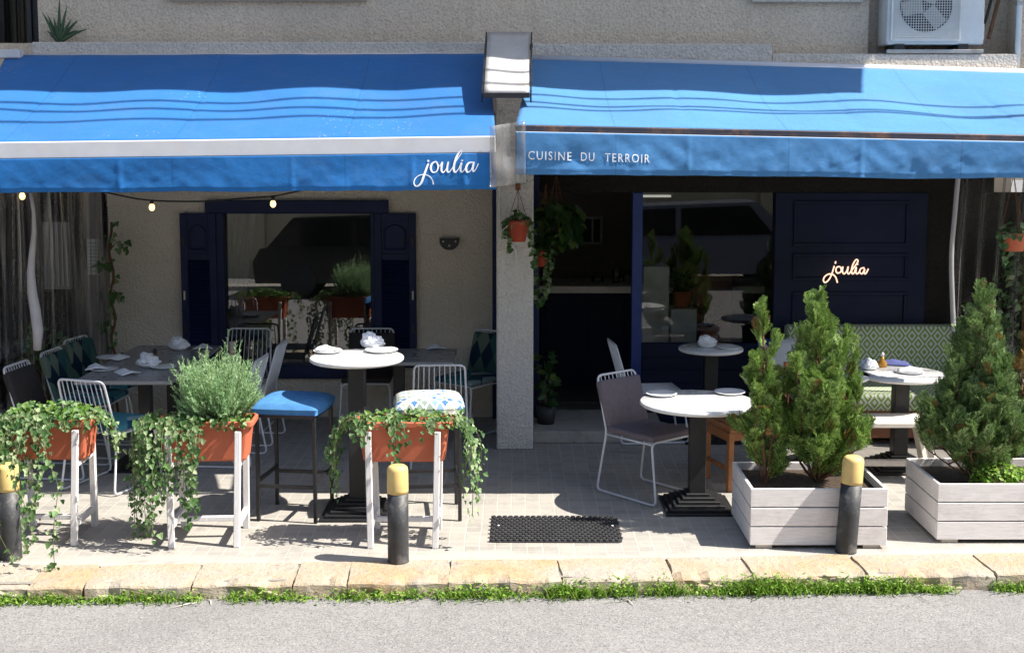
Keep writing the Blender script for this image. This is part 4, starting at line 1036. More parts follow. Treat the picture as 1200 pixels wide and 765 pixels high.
# tableware
def plate(label, x, y, z, r=0.105, nap=True, group='plates with napkins'):
    t = thing('plate', label, 'plate', (x, y, z), 0, group)
    MB().lathe([(0.001, 0.0), (r * 0.6, 0.0), (r * 0.75, 0.004), (r, 0.016), (r - 0.003, 0.019), (r * 0.7, 0.008), (0.001, 0.006)], 36).build('dish', 'porcelain', t)
    return t
def napkin(label, x, y, z, rz, s=0.085, mat='napkin_white', group='folded napkins'):
    """folded napkin pitched like a low tent"""
    def f(u, v):
        a = (u - 0.5) * 2; b = (v - 0.5) * 2
        w = s * (1 - 0.55 * v)
        hh = 0.034 * (1 - abs(a)) * (1 - 0.7 * abs(b)) + 0.006 + 0.004 * noise.noise(Vector((u * 4 + x * 7, v * 4, 0)))
        return (a * w, b * s * 1.05, hh)
    m = MB().grid(f, 12, 12); 
    o = m.build('napkin', mat); me = o.data
    md = o.modifiers.new('thickness', 'SOLIDIFY'); md.thickness = 0.006; md.offset = 0
    o.location = (x, y, z); o.rotation_euler = (0, 0, rz)
    return tag(o, label, 'napkin', group)
def bundle(label, x, y, z, s=1.0, seed=0):
    """crumpled white cloth napkins in a low bowl"""
    t = thing('napkin_holder', label, 'napkin holder', (x, y, z))
    bm = bmesh.new(); bmesh.ops.create_icosphere(bm, subdivisions=5, radius=1)
    for v in bm.verts:
        c = v.co.copy(); k = 0.92 + 0.36 * noise.noise(c * 1.7 + Vector((seed, 0, 0))) + 0.30 * abs(noise.noise(c * 2.6 + Vector((seed, 3, 0)))) - 0.10 * abs(noise.noise(c * 6 + Vector((0, seed, 1))))
        v.co = Vector((c.x * 0.085 * k * s, c.y * 0.07 * k * s, (0.045 + c.z * 0.048 * k) * s + 0.004 + (0.018 * s if c.z > 0.5 and c.x < .3 else 0)))
        v.co.z = max(v.co.z, 0.010)
    bm.verts.index_update()
    MB().add([v.co[:] for v in bm.verts], [[v.index for v in f.verts] for f in bm.faces], True).build('napkins', 'napkin_white', t); bm.free()
    MB().lathe([(0.001, 0), (0.05 * s, 0), (0.078 * s, 0.02 * s), (0.086 * s, 0.036 * s), (0.08 * s, 0.036 * s), (0.05 * s, 0.008), (0.001, 0.008)], 24).build('bowl', 'porcelain', t)
    return t
def on(px, py, z): return G(px, py, z)
Z = 0.74
for (px, py, lb) in ((122, 434, 'plate at the front left corner of the long grey table'), (128, 420, 'plate on the left edge of the long grey table, deeper in'), (192, 431, 'plate at the right edge of the long grey table')):
    q_ = on(px, py, Z); plate(lb, q_.x, q_.y, Z)
for (px, py, lb, rz) in ((112, 433, 'folded napkin lying on the plate at the front left of the long grey table', 0.4), (139, 421, 'folded napkin on the left side of the long grey table, farther back', -0.5), (146, 438, 'napkin folded to a point at the front edge of the long grey table', 0.9), (238, 408, 'folded napkin at the back right of the long grey table', 0.2)):
    q_ = on(px, py, Z); napkin(lb, q_.x, q_.y, Z + (0.012 if py in (433,) else 0.003), rz)
q_ = on(174, 430, Z); bundle('white bunched napkins in a bowl at the middle of the long grey table', q_.x, q_.y, Z, 1.0, 2)
q_ = on(210, 410, Z); bundle('white bunched napkins in a bowl at the back of the long grey table', q_.x, q_.y, Z, 0.95, 5)
t = thing('pepper_mill', 'dark pepper mill beside the napkin bowl on the long grey table', 'pepper mill', on(182, 424, Z))
MB().lathe([(0.022, 0), (0.024, 0.02), (0.016, 0.05), (0.02, 0.075)], 14).build('body', 'brown_wood', t); MB().lathe([(0.014, 0.076), (0.02, 0.09), (0.01, 0.105), (0.002, 0.11)], 14).build('knob', 'black_metal', t)
zb = 1.07
q_ = on(384, 413, zb); plate('plate on the left half of the tall bar table', q_.x, q_.y, zb, 0.1); napkin('folded napkin on the left plate of the tall bar table', q_.x - 0.01, q_.y, zb + 0.013, 1.2, 0.07)
q_ = on(447, 412, zb); plate('plate on the right half of the tall bar table', q_.x, q_.y, zb, 0.115)
q_ = on(436, 408, zb); bundle('white bunched napkins in a bowl on the tall bar table', q_.x, q_.y + 0.02, zb, 0.95, 9)
q_ = on(775, 463, Z); plate('plate on the left of the front round table', q_.x, q_.y, Z, 0.11)
q_ = on(855, 461, Z); plate('plate on the right of the front round table', q_.x, q_.y, Z, 0.11)
q_ = on(510, 408, Z); napkin('folded napkin on the grey table beside the wall', q_.x, q_.y, Z + 0.003, 0.2)
bundle('white bunched napkins on the small round table by the shop glass', sm.x - 0.03, 10.62, sm.z, 0.9, 14)
plate('plate on the small round table by the shop glass', sm.x + 0.14, 10.56, sm.z, 0.1)
q_ = on(1066, 437, Z); plate('plate with napkin on the round table before the green bench', q_.x, q_.y, Z, 0.11); napkin('white napkin on the plate before the green bench', q_.x, q_.y, Z + 0.013, 1.4, 0.08)
q_ = on(1018, 433, Z); bundle('white bunched napkins at the left edge of the table before the green bench', q_.x, q_.y, Z, 0.75, 21)
q_ = on(1046, 427, Z); napkin('blue folded napkin on the table before the green bench', q_.x, q_.y, Z + 0.003, 1.5, 0.11, 'napkin_blue')
t = thing('oil_bottle', 'small amber oil bottle with pale stopper on the table before the green bench', 'bottle', on(1034, 430, Z))
MB().lathe([(0.001, 0), (0.034, 0), (0.036, 0.035), (0.014, 0.06), (0.012, 0.085)], 18).build('bottle_body', 'amber_oil', t); MB().lathe([(0.011, 0.0855), (0.013, 0.10), (0.007, 0.115)], 12).build('stopper', 'plastic_white', t)

# ------------------------------------------------------------------ stools
def bar_stool(label, x, y, rz, mat, dome):
    t = thing('bar_stool', label, 'stool', (x, y, 0), rz, 'bar stools')
    h = 0.70; w = 0.195
    for sx in (-1, 1):
        for sy in (-1, 1): MB().bar((sx * w, sy * w, 0), (sx * w, sy * w, h), 0.024, 0.024, 0.003).build('leg', 'black_metal', t)
    f = MB()
    for z in (0.24,):
        for s in (-1, 1):
            f.bar((-w + .012, s * w, z), (w - .012, s * w, z), 0.018, 0.022); f.bar((s * w, -w + .012, z + 0.03), (s * w, w - .012, z + 0.03), 0.018, 0.022)
    f.build('foot_rail', 'black_metal', t)
    MB().box(-w - 0.014, -w - 0.014, h, w + 0.014, w + 0.014, h + 0.025, 0.004).build('seat_frame', 'black_metal', t)
    W = 0.235
    def top(u, v):
        a, b = u * 2 - 1, v * 2 - 1
        e = max(0.0, (1 - a ** 4)) ** 0.5 * max(0.0, (1 - b ** 4)) ** 0.5
        return (a * W * (1 - 0.05 * b ** 4), b * W * (1 - 0.05 * a ** 4), h + 0.062 + dome * e)
    def bot(u, v):
        p = top(1 - u, v); return (p[0] * 0.97, p[1] * 0.97, h + 0.026)
    mb = MB().grid(top, 24, 24)
    ring = [(i / 24, 0) for i in range(24)] + [(1, i / 24) for i in range(24)] + [(1 - i / 24, 1) for i in range(24)] + [(0, 1 - i / 24) for i in range(24)]
    v0 = [top(*r) for r in ring]; v1 = [(p[0] * 0.97, p[1] * 0.97, h + 0.026) for p in v0]; m = len(ring)
    mb.add(v0 + v1, [(i, m + i, m + (i + 1) % m, (i + 1) % m) for i in range(m)] + [tuple(range(m, 2 * m))], True)
    mb.build('cushion', mat, t)
bar_stool('tall black bar stool with plain blue upholstered seat', -1.46, 8.44, R(-8), 'blue_cloth', 0.055)
bar_stool('tall black bar stool with blue and white scale patterned cushion behind the right trough planter', -0.56, 8.45, R(6), 'scale_cloth', 0.062)

# wooden chair, bench, sofa
wc = thing('wooden_chair', 'orange-brown wooden chair between the front table and the conifer', 'chair', (1.70, 9.22, 0), face(-1, -0.3), GR_)
for sx in (-1, 1):
    MB().bar((sx * 0.19, -0.2, 0), (sx * 0.19, -0.2, 0.43), 0.042, 0.042, 0.004).build('leg', 'orange_wood', wc)
    MB().bar((sx * 0.19, 0.2, 0), (sx * 0.19, 0.24, 0.92), 0.042, 0.042, 0.004).build('leg', 'orange_wood', wc)
sb = MB()
for i in range(6): sb.box(-0.215, -0.215 + i * 0.07, 0.431, 0.215, -0.155 + i * 0.07, 0.452, 0.003)
sb.build('seat', 'orange_wood', wc)
MB().box(-0.168, -0.215, 0.36, 0.168, -0.19, 0.428, 0.003).build('apron', 'orange_wood', wc)
MB().box(-0.2, -0.178, 0.37, -0.178, 0.18, 0.428).build('side_rail', 'orange_wood', wc)
MB().box(0.178, -0.178, 0.37, 0.2, 0.18, 0.428).build('side_rail', 'orange_wood', wc)
MB().box(-0.168, -0.208, 0.14, 0.168, -0.19, 0.17, 0.003).build('stretcher', 'orange_wood', wc)
for z in (0.56, 0.70, 0.84): MB().box(-0.168, 0.205 + (z - .5) * 0.04, z - 0.03, 0.168, 0.225 + (z - .5) * 0.04, z + 0.03, 0.003).build('back_slat', 'orange_wood', wc)

bx0, bx1 = P(925, 495, 9.3).x, P(1118, 495, 9.3).x
bn = thing('bench', 'low whitewashed wooden bench with splayed legs between the planter boxes', 'bench', ((bx0 + bx1) / 2, 9.3, 0)); w = (bx1 - bx0) / 2
sb = MB()
for i in range(3): sb.box(-w, -0.17 + i * 0.116, 0.43, w, -0.06 + i * 0.116, 0.465, 0.004)
sb.build('seat', 'bench_wood', bn)
for sx in (-1, 1):
    for sy in (-1, 1): MB().bar((sx * (w - 0.25), sy * 0.11, 0.415), (sx * (w - 0.14), sy * 0.17, 0.0), 0.055, 0.045, 0.004).build('leg', 'bench_wood', bn)
    MB().bar((sx * (w - 0.25), -0.16, 0.41), (sx * (w - 0.25), 0.16, 0.41), 0.04, 0.038).build('cleat', 'bench_wood', bn)
MB().bar((-w + 0.19, 0, 0.13), (w - 0.19, 0, 0.13), 0.05, 0.045, 0.004).build('stretcher', 'bench_wood', bn)

sx0, sx1 = P(925, 400, 10.9).x, P(1190, 400, 10.9).x
sfa = thing('banquette', 'green and white diamond patterned banquette bench under the neon sign', 'bench', ((sx0 + sx1) / 2, 10.75, 0)); w = (sx1 - sx0) / 2
MB().box(-w, -0.38, 0.06, w, 0.40, 0.29, 0.004).build('plinth', 'brown_wood', sfa)
MB().box(-w, -0.42, 0.291, w, 0.24, 0.43, 0.03, None, 3).build('seat', 'diamond_cloth', sfa)
MB().box(-w, 0.245, 0.32, w, 0.40, 0.90, 0.03, None, 3).build('backrest', 'diamond_cloth', sfa)
for xx in (-w + 0.1, w - 0.1): MB().box(xx - 0.03, -0.3, 0, xx + 0.03, 0.3, 0.06).build('foot', 'black_metal', sfa)
c = P(910, 412, 10.85)
M = Matrix.Rotation(R(-14), 4, 'X')
cu_ = MB()
def cush(s): 
    def f(u, v):
        a, b = u * 2 - 1, v * 2 - 1; e = ((1 - a * a) * (1 - b * b)) ** 0.5
        return M @ Vector((a * 0.2 * (1 - .08 * (1 - b * b)), s * 0.075 * e, (b * 0.2 * (1 - .08 * (1 - a * a)) + 0.2)))
    return f
cu_.grid(cush(1), 16, 16).grid(cush(-1), 16, 16)
o = cu_.build('cushion', 'triangle_pattern'); o.location = (c.x + .03, 10.74, 0.44)
tag(o, 'square cushion with navy and white triangles leaning on the banquette', 'cushion')

# ------------------------------------------------------------------ foliage helpers
IVY = [(0, 0), (0.28, -0.06), (0.52, 0.18), (0.34, 0.42), (0.30, 0.62), (0.0, 1.0), (-0.30, 0.62), (-0.34, 0.42), (-0.52, 0.18), (-0.28, -0.06)]
def add_leaf(mb, pos, nrm, up, s, shape=IVY, fold=0.15):
    n = Vector(nrm).normalized(); u = Vector(up); u = u - n * u.dot(n)
    if u.length < 1e-4: u = Vector((0.3, 0.2, 0.9)); u = u - n * u.dot(n)
    u.normalize(); x = u.cross(n); k = len(mb.v); p = Vector(pos)
    mid = p + u * (0.45 * s) - n * (fold * s * 0.6)
    mb.v.append(tuple(mid)); m = len(shape)
    for (a, b) in shape: mb.v.append(tuple(p + x * (a * s) + u * (b * s) + n * (fold * s * (abs(a) - 0.25))))
    for i in range(m): mb.f.append((k, k + 1 + i, k + 1 + (i + 1) % m)); mb.sm.append(False)
OVAL = [(0, 0), (0.22, 0.2), (0.28, 0.5), (0.15, 0.82), (0, 1.0), (-0.15, 0.82), (-0.28, 0.5), (-0.22, 0.2)]
HEART = [(0, 0.06), (0.2, -0.04), (0.4, 0.15), (0.4, 0.4), (0.22, 0.75), (0, 1.05), (-0.22, 0.75), (-0.4, 0.4), (-0.4, 0.15), (-0.2, -0.04)]
rnd = random.Random(5)
def rv(s=1.0): return Vector((rnd.uniform(-s, s), rnd.uniform(-s, s), rnd.uniform(-s, s)))
def ivy(name, label, x, y, z, w, d, strands, mound_n, mound_h, group, mat='ivy_leaf', smin=0.014, smax=0.044, mound_x=(-1, 1)):
    """ivy in a trough: a mound on the soil and trailing stems. strands: (x0,x1,side,length0,length1,count)"""
    t = thing(name, label, 'plant', (x, y, z), 0, group)
    lf = MB(); lb = MB(); st = MB()
    st.tube([(-w * .9, 0, 0.012), (0, 0.01, 0.014), (w * .9, 0, 0.012)], 0.003, 4)
    for i in range(mound_n):
        px = rnd.uniform(mound_x[0], mound_x[1]) * w; py = rnd.uniform(-1.12, 1.1) * d
        e = max(0.15, 1 - (px / (w * 1.1)) ** 4) * (1 + 0.35 * noise.noise(Vector((px * 7 + x * 3, py * 7, 0))))
        pz = rnd.uniform(0.0, 1.0) ** 0.6 * mound_h * e
        add_leaf(lb if rnd.random() < 0.45 else lf, (px, py, pz), Vector((0, -0.45, 0.8)) + rv(0.7), rv() + Vector((0, -.3, -.3)), rnd.uniform(smin, smax))
    for (x0, x1, side, l0, l1, cnt) in strands:
        for k in range(cnt):
            px = rnd.uniform(x0, x1) * w; ln = rnd.uniform(l0, l1)
            if side == 'front': p = Vector((px, -d * 0.8, 0.03)); o_ = Vector((0, -1, 0))
            elif side == 'spill': p = Vector((px, -d * 0.8, 0.03)); o_ = Vector((rnd.uniform(-.35, .1), -1, 0)).normalized()
            elif side == 'left': p = Vector((-w * 0.85, rnd.uniform(-d, d), 0.03)); o_ = Vector((-1, -0.3, 0))
            else: p = Vector((w * 0.85, rnd.uniform(-d, d), 0.03)); o_ = Vector((1, -0.3, 0))
            pts = [Vector((max(-w * .9, min(w * .9, p.x)), 0.0, 0.013)), p.copy()]; dirv = (o_ + Vector((0, 0, 0.5)) + rv(0.25)).normalized(); done = 0.0
            while done < ln:
                dirv = (dirv + Vector((0, 0, -0.10 if side == 'spill' else -0.42)) + rv(0.20)).normalized() if done > 0.04 else dirv
                p = p + dirv * 0.028; done += 0.028
                if p.z + z < 0.012: p.z = 0.012 - z; dirv = (o_ + rv(0.6)); dirv.z = 0; dirv.normalize()
                pts.append(p.copy())
            if len(pts) > 2: st.tube(pts[::2] if len(pts) > 6 else pts, 0.0022, 4)
            for q__ in pts[1:]:
                for r_ in range(rnd.choice((1, 2, 2, 3, 3))):
                    off = rv(0.032); s = rnd.uniform(smin, smax) * (0.8 + 0.3 * rnd.random())
                    pos = q__ + off
                    if pos.z + z < 0.01: pos.z = 0.01 - z
                    add_leaf(lf, pos, o_ * 0.8 + Vector((0, -0.25, 0.45)) + rv(0.55), Vector((0, 0, -1)) + rv(0.55), s)
    lf.build('leaves', mat, t)
    if lb.v: lb.build('young_leaves', 'ivy_bright', t)
    if st.v: st.build('stems', 'stem_green', t)
    return t
def loft_rect(secs, rad=0.03, n=4):
    """stack of rounded rectangles (half-width, half-depth, z)"""
    mb = MB(); rows = []
    for (w, d, z) in secs:
        r = min(rad, w * 0.9, d * 0.9); row = []
        for (sx, sy, a0) in ((1, 1, 0), (-1, 1, 90), (-1, -1, 180), (1, -1, 270)):
            for k in range(n + 1):
                a = R(a0 + 90 * k / n); row.append((sx * (w - r) + r * math.cos(a), sy * (d - r) + r * math.sin(a), z))
        rows.append(row)
    m = len(rows[0]); k0 = 0
    for row in rows: mb.v += row
    for i in range(len(rows) - 1):
        for j in range(m):
            mb.f.append((i * m + j, i * m + (j + 1) % m, (i + 1) * m + (j + 1) % m, (i + 1) * m + j)); mb.sm.append(False)
    mb.f.append(tuple(range(m))[::-1]); mb.sm.append(False)
    return mb, m, rows
# stands + troughs
TZ0, TZ1 = 0.52, 0.775
def stand_and_trough(x, y, rz, l1, l2, gs):
    st = thing('planter_stand', l1, 'plant stand', (x, y, 0), rz, 'white planter stands')
    for sx in (-1, 1):
        MB().bar((sx * 0.20, -0.20, 0), (sx * 0.215, -0.152, 0.72), 0.038, 0.038, 0.004).build('leg', 'white_stand', st)
        MB().bar((sx * 0.20, 0.20, 0), (sx * 0.215, 0.152, 0.72), 0.038, 0.038, 0.004).build('leg', 'white_stand', st)
        MB().bar((sx * 0.203, -0.17, 0.13), (sx * 0.203, 0.17, 0.13), 0.03, 0.036, 0.003).build('crossbar', 'white_stand', st)
        MB().bar((sx * 0.208, -0.145, 0.50), (sx * 0.208, 0.145, 0.50), 0.03, 0.03, 0.003).build('bearer', 'white_stand', st)
    MB().bar((-0.186, 0.0, 0.125), (0.186, 0.0, 0.125), 0.034, 0.03, 0.003).build('stretcher', 'white_stand', st)
    tr = thing('trough', l2, 'planter', (x, y, TZ0), rz, 'terracotta troughs')
    h = TZ1 - TZ0
    mb, m, rows = loft_rect([(0.245, 0.098, 0), (0.255, 0.102, 0.012), (0.278, 0.118, h - 0.04), (0.30, 0.128, h - 0.04), (0.305, 0.13, h - 0.03), (0.305, 0.13, h - 0.006), (0.298, 0.124, h), (0.288, 0.114, h), (0.280, 0.108, h - 0.05)])
    mb.build('pot', 'terracotta', tr)
    mb2, m2, r2 = loft_rect([(0.281, 0.109, h - 0.055), (0.279, 0.107, h - 0.05)]); mb2.f.append(tuple(range(m2, 2 * m2))); mb2.sm.append(False)
    mb2.build('soil', 'soil', tr)
PL = ((-2.93, 7.96, 0), (-1.92, 7.92, R(3)), (-0.675, 7.91, 0))
lab = ('at far left', 'under the grey-green bush', 'behind the middle bollard')
for (x, y, rz), l_ in zip(PL, lab):
    stand_and_trough(x, y, rz, 'white wooden trestle stand carrying the trough ' + l_, 'terracotta trough ' + l_ + ' with ivy over its rim', None)
IV = 'trailing ivy in the troughs'
ivy('ivy_plant', 'thick ivy overflowing the leftmost trough and reaching the ground', PL[0][0], PL[0][1], TZ1 - 0.04, 0.31, 0.13,
    [(-1.0, 0.45, 'front', 0.10, 0.34, 15), (-0.75, 0.2, 'front', 0.5, 1.1, 9), (-1.3, -0.5, 'front', 0.7, 1.3, 9), (-1.0, 0.1, 'spill', 1.0, 1.4, 7), (0.4, 1.0, 'front', 0.05, 0.12, 4), (0, 0, 'right', 0.15, 0.42, 5)], 700, 0.115, IV)
ivy('ivy_plant', 'ivy hanging down the left half of the middle trough beside the grey-green bush', PL[1][0], PL[1][1], TZ1 - 0.04, 0.31, 0.13,
    [(-1.1, -0.3, 'front', 0.3, 0.85, 12), (-0.2, 0.1, 'front', 0.3, 0.85, 3), (0.2, 0.6, 'front', 0.03, 0.08, 3), (0, 0, 'left', 0.4, 0.9, 7)], 420, 0.07, IV, mound_x=(-1.1, 0.9))
ivy('ivy_plant', 'ivy in the right trough trailing from both of its ends', PL[2][0], PL[2][1], TZ1 - 0.04, 0.31, 0.13,
    [(-0.9, -0.5, 'front', 0.10, 0.22, 3), (-0.3, 0.1, 'front', 0.06, 0.34, 3), (0.3, 0.6, 'front', 0.06, 0.2, 2), (0, 0, 'left', 0.3, 0.62, 7), (0, 0, 'right', 0.3, 0.70, 6)], 330, 0.075, IV)

# grey-green feathery bush
bu = thing('feathery_bush', 'feathery grey-green bush growing in the middle trough', 'plant', (PL[1][0] + 0.06, PL[1][1] + 0.02, TZ1 - 0.05))
lf, st = MB(), MB()
for i in range(720):
    a = rnd.uniform(0, 6.283); rr_ = rnd.random() ** 0.5
    bx = Vector((math.cos(a) * rr_ * 0.16, math.sin(a) * rr_ * 0.08, 0)); hgt = rnd.uniform(0.15, 0.47) * (1 - 0.15 * rr_)
    hgt *= 1 + 0.62 * noise.noise(Vector((math.cos(a) * rr_ * 3.4, math.sin(a) * rr_ * 3.2, 4.0)))
    tip = Vector((math.cos(a) * rr_ * 0.275 + rnd.uniform(-.04, .04), math.sin(a) * rr_ * 0.22 + rnd.uniform(-.04, .04), hgt))
    if tip.x < -0.12: tip.z *= 0.95
    pts = [bx, bx.lerp(tip, 0.5) + Vector((0, 0, 0.03)), tip]; pts = spline(pts, 5)
    if i % 3 == 0: st.tube(pts, 0.0016, 3)
    k = 26
    for j in range(k):
        f = 0.35 + 0.65 * j / k; ix = min(len(pts) - 2, int(f * (len(pts) - 1))); fr_ = f * (len(pts) - 1) - ix
        p = pts[ix].lerp(pts[ix + 1], fr_); dr = (pts[ix + 1] - pts[ix]).normalized()
        sd = rv(); sd = (sd - dr * sd.dot(dr)).normalized()
        q2 = p + (sd * 0.8 + dr * 0.9).normalized() * rnd.uniform(0.014, 0.032)
        n_ = (q2 - p).cross(rv()).normalized() * rnd.uniform(0.0022, 0.004)
        kk = len(lf.v); lf.v += [tuple(p - n_), tuple(p + n_), tuple(q2)]; lf.f.append((kk, kk + 1, kk + 2)); lf.sm.append(False)
lf.build('foliage', 'santolina', bu); st.build('stems', 'stem_green', bu)

# planter boxes
def planter_box(label, x0, y0, x1, y1, h, rz):
    t = thing('planter_box', label, 'planter box', ((x0 + x1) / 2, (y0 + y1) / 2, 0), rz, 'whitewashed plank planter boxes'); w, d = (x1 - x0) / 2, (y1 - y0) / 2
    b = MB(); z0 = 0.022; ph = (h - z0) / 3; th = 0.022
    for i in range(3):
        za, zb_ = z0 + i * ph + 0.003, z0 + (i + 1) * ph - 0.004; j = rnd.uniform(-.002, .002)
        b.box(-w, -d + j, za, w, -d + th + j, zb_, 0.003).box(-w, d - th, za, w, d, zb_, 0.003)
        b.box(-w, -d + th + 0.003, za, -w + th, d - th - 0.001, zb_, 0.003).box(w - th, -d + th + 0.003, za, w, d - th - 0.001, zb_, 0.003)
    b.build('box', 'white_wood', t)
    MB().box(-w + th + .001, -d + th + .004, z0 + .01, w - th - .001, d - th - .002, h - 0.055).build('soil', 'soil', t)
    for sx in (-1, 1):
        for sy in (-1, 1): MB().box(sx * (w - 0.09) - 0.05, sy * (d - 0.07) - 0.05, 0, sx * (w - 0.09) + 0.05, sy * (d - 0.07) + 0.05, 0.024).build('foot', 'bench_wood', t)
    return t
h1 = P(881, 572, 7.69).z
planter_box('whitewashed plank planter box behind the right bollard with two conifers', 1.47, 7.69, 2.315, 8.36, h1, 0)
planter_box('whitewashed plank planter box at the right edge of the terrace', 2.66, 7.80, 3.62, 8.46, h1, 0)

def spray_template(seed, n=11):
    """flat fern-like conifer spray about 1 long: tiny scale twigs along a curved stem"""
    rr_ = random.Random(seed); vs, fs = [], []
    def twig(p, d, ln, wd, nrm):
        d = d.normalized(); s = d.cross(nrm).normalized() * wd; k = len(vs)
        vs.extend([p - s * 0.5, p + d * ln * 0.45 - s, p + d * ln, p + d * ln * 0.45 + s]); fs.append((k, k + 1, k + 2, k + 3))
    stem = [Vector((0, 0, 0))]; d = Vector((0, 1, 0.0))
    for i in range(n): stem.append(stem[-1] + Vector((rr_.uniform(-.02, .02), 1.0 / n, 0.004 * i))); 
    nrm = Vector((0, 0, 1))
    for i, p in enumerate(stem):
        f = i / n
        for s in (-1, 1):
            if i == 0: continue
            ln = (0.34 * math.sin(math.pi * (0.15 + 0.8 * f)) + 0.06) * rr_.uniform(0.7, 1.15)
            dd = Vector((s * 0.75, 0.8, rr_.uniform(-.2, .2))).normalized()
            twig(p, dd, ln, 0.022, nrm)
            for q_ in (0.35, 0.6, 0.82):
                pp_ = p + dd * ln * q_
                for s2 in (-1, 1):
                    d2 = (dd + Vector((-dd.y, dd.x, 0)) * 0.75 * s2 + Vector((0, 0, rr_.uniform(-.25, .25)))).normalized()
                    twig(pp_, d2, ln * 0.38 * rr_.uniform(0.7, 1.2), 0.02, nrm)
        if i < n: twig(p, (stem[i + 1] - p), 0.14, 0.018, nrm)
    return vs, fs
SPR = [spray_template(k) for k in range(6)]
def conifer(label, x, y, z, h, mat, wood, seed, spires, n, sz=(0.11, 0.22)):
    """an upright conifer: a bundle of pointed spires, each a leader with short rising branchlets that carry flat sprays.
    spires: (dx, dy, height share, radius)"""
    t = thing('conifer', label, 'tree', (x, y, z)); rr_ = random.Random(seed)
    wd = MB(); lf = MB(); dr = MB()
    def spray(p, d, s, out):
        d = d.normalized(); tang = Vector((-out.y, out.x, 0))
        nrm = out * rr_.uniform(-0.4, 1) + tang * rr_.uniform(-1, 1) + Vector((0, 0, rr_.uniform(-.3, .3)))
        nrm = nrm - d * nrm.dot(d)
        if nrm.length < 1e-3: nrm = d.orthogonal()
        nrm.normalize(); xx = d.cross(nrm)
        M = Matrix((xx, d, nrm)).transposed().to_4x4() @ Matrix.Scale(s, 4); M.translation = p
        vs, fs = SPR[rr_.randrange(6)]; (dr if rr_.random() < 0.035 else lf).add(vs, fs, False, M)
    tot = sum(sp[2] * sp[3] for sp in spires)
    for (dx, dy, hs, rad) in spires:
        dx *= 1.12; rad *= 1.14
        H = h * hs; bend = Vector((rr_.uniform(-.03, .03), rr_.uniform(-.03, .03), 0))
        axis = lambda f: Vector((dx * min(1, f * 2.2) ** 0.7, dy * min(1, f * 2.2) ** 0.7, H * f)) + bend * math.sin(f * 3) + Vector((0.008 * math.sin(f * 11 + seed), 0, 0))
        wd.tube([axis(i / 12) for i in range(13)], [0.014 * hs * (1 - 0.85 * i / 12) + 0.0015 for i in range(13)], 6)
        cnt = int(n * hs * rad / tot); nb = max(10, cnt // 15)
        for b in range(nb):
            f0 = 0.01 + 0.90 * ((b + rr_.random()) / nb)
            a = b * 2.399 + rr_.uniform(-.6, .6); out = Vector((math.cos(a), math.sin(a), 0))
            env = (0.70 + 1.07 * f0) if f0 < 0.28 else max(0.06, 1.0 - ((f0 - 0.28) / 0.74) ** 1.05)
            reach = rad * env * rr_.uniform(0.45, 1.25)
            if noise.noise(Vector((math.cos(a) * 1.5 + seed * 2, math.sin(a) * 1.5 + dx * 20, f0 * 6))) < -0.16: continue
            rise = (0.5 + 0.9 * rr_.random()) * (0.05 + reach) * 1.05
            p0 = axis(f0 * 0.98); tip = p0 + out * reach + Vector((0, 0, rise)); tip.z = min(tip.z, H * (0.99 if f0 > .7 else 0.93))
            mid = p0.lerp(tip, 0.5) + out * reach * 0.2 - Vector((0, 0, rise * 0.15))
            pts = spline([p0, mid, tip], 6); m = len(pts)
            wd.tube(pts, [0.0042 * (1 - 0.8 * i / (m - 1)) + 0.0007 for i in range(m)], 4)
            per = max(5, int(13 * (0.5 + env * 0.6)))
            for i in range(per):
                q = (0.12 + 0.88 * (i + rr_.random()) / per) * (m - 1); k = min(m - 2, int(q)); p = pts[k].lerp(pts[k + 1], q - k)
                td = (pts[k + 1] - pts[k]).normalized()
                d = td * 0.6 + Vector((0, 0, 1.0)) + Vector((rr_.uniform(-.6, .6), rr_.uniform(-.6, .6), rr_.uniform(-.3, .3)))
                spray(p, d, rr_.uniform(*sz) * (1.05 - 0.5 * f0) * (1.1 - 0.35 * q / (m - 1)), out)
        for i in range(26):
            f = 0.84 + 0.16 * rr_.random(); a = rr_.uniform(0, 6.28); out = Vector((math.cos(a), math.sin(a), 0))
            spray(axis(f) - Vector((0, 0, 0.04)), Vector((0, 0, 1.5)) + out * rr_.uniform(0.1, 0.7), rr_.uniform(0.045, 0.09), out)
    lf.build('crown', mat, t); wd.build('trunk', wood, t); dr.build('dry_sprays', 'cypress_dry', t)
    return t
soil_z = h1 - 0.055
ztop = P(968, 338, 8.05).z
conifer('tall bushy green conifer on the right in the planter box behind the bollard', P(957, 560, 8.05).x, 8.05, soil_z, ztop - soil_z, 'cypress_leaf', 'bark', 3,
        ((0.0, 0.0, 1.0, 0.17), (-0.13, -0.03, 0.80, 0.13), (0.13, 0.0, 0.78, 0.15), (0.20, -0.05, 0.52, 0.13), (-0.17, 0.02, 0.56, 0.14), (0.04, -0.12, 0.66, 0.13), (-0.06, -0.13, 0.38, 0.14), (0.16, -0.1, 0.33, 0.14), (0.03, 0.1, 0.9, 0.12)), 2150)
ztop = P(899, 352, 8.02).z
conifer('slender thinning conifer on the left in the planter box behind the bollard', P(896, 560, 8.02).x, 8.02, soil_z, ztop - soil_z, 'cypress_leaf', 'bark', 7,
        ((-0.02, 0.0, 1.0, 0.115), (-0.09, -0.02, 0.62, 0.08), (0.05, -0.03, 0.55, 0.08)), 430, (0.10, 0.18))
ztop = P(1140, 328, 8.1).z
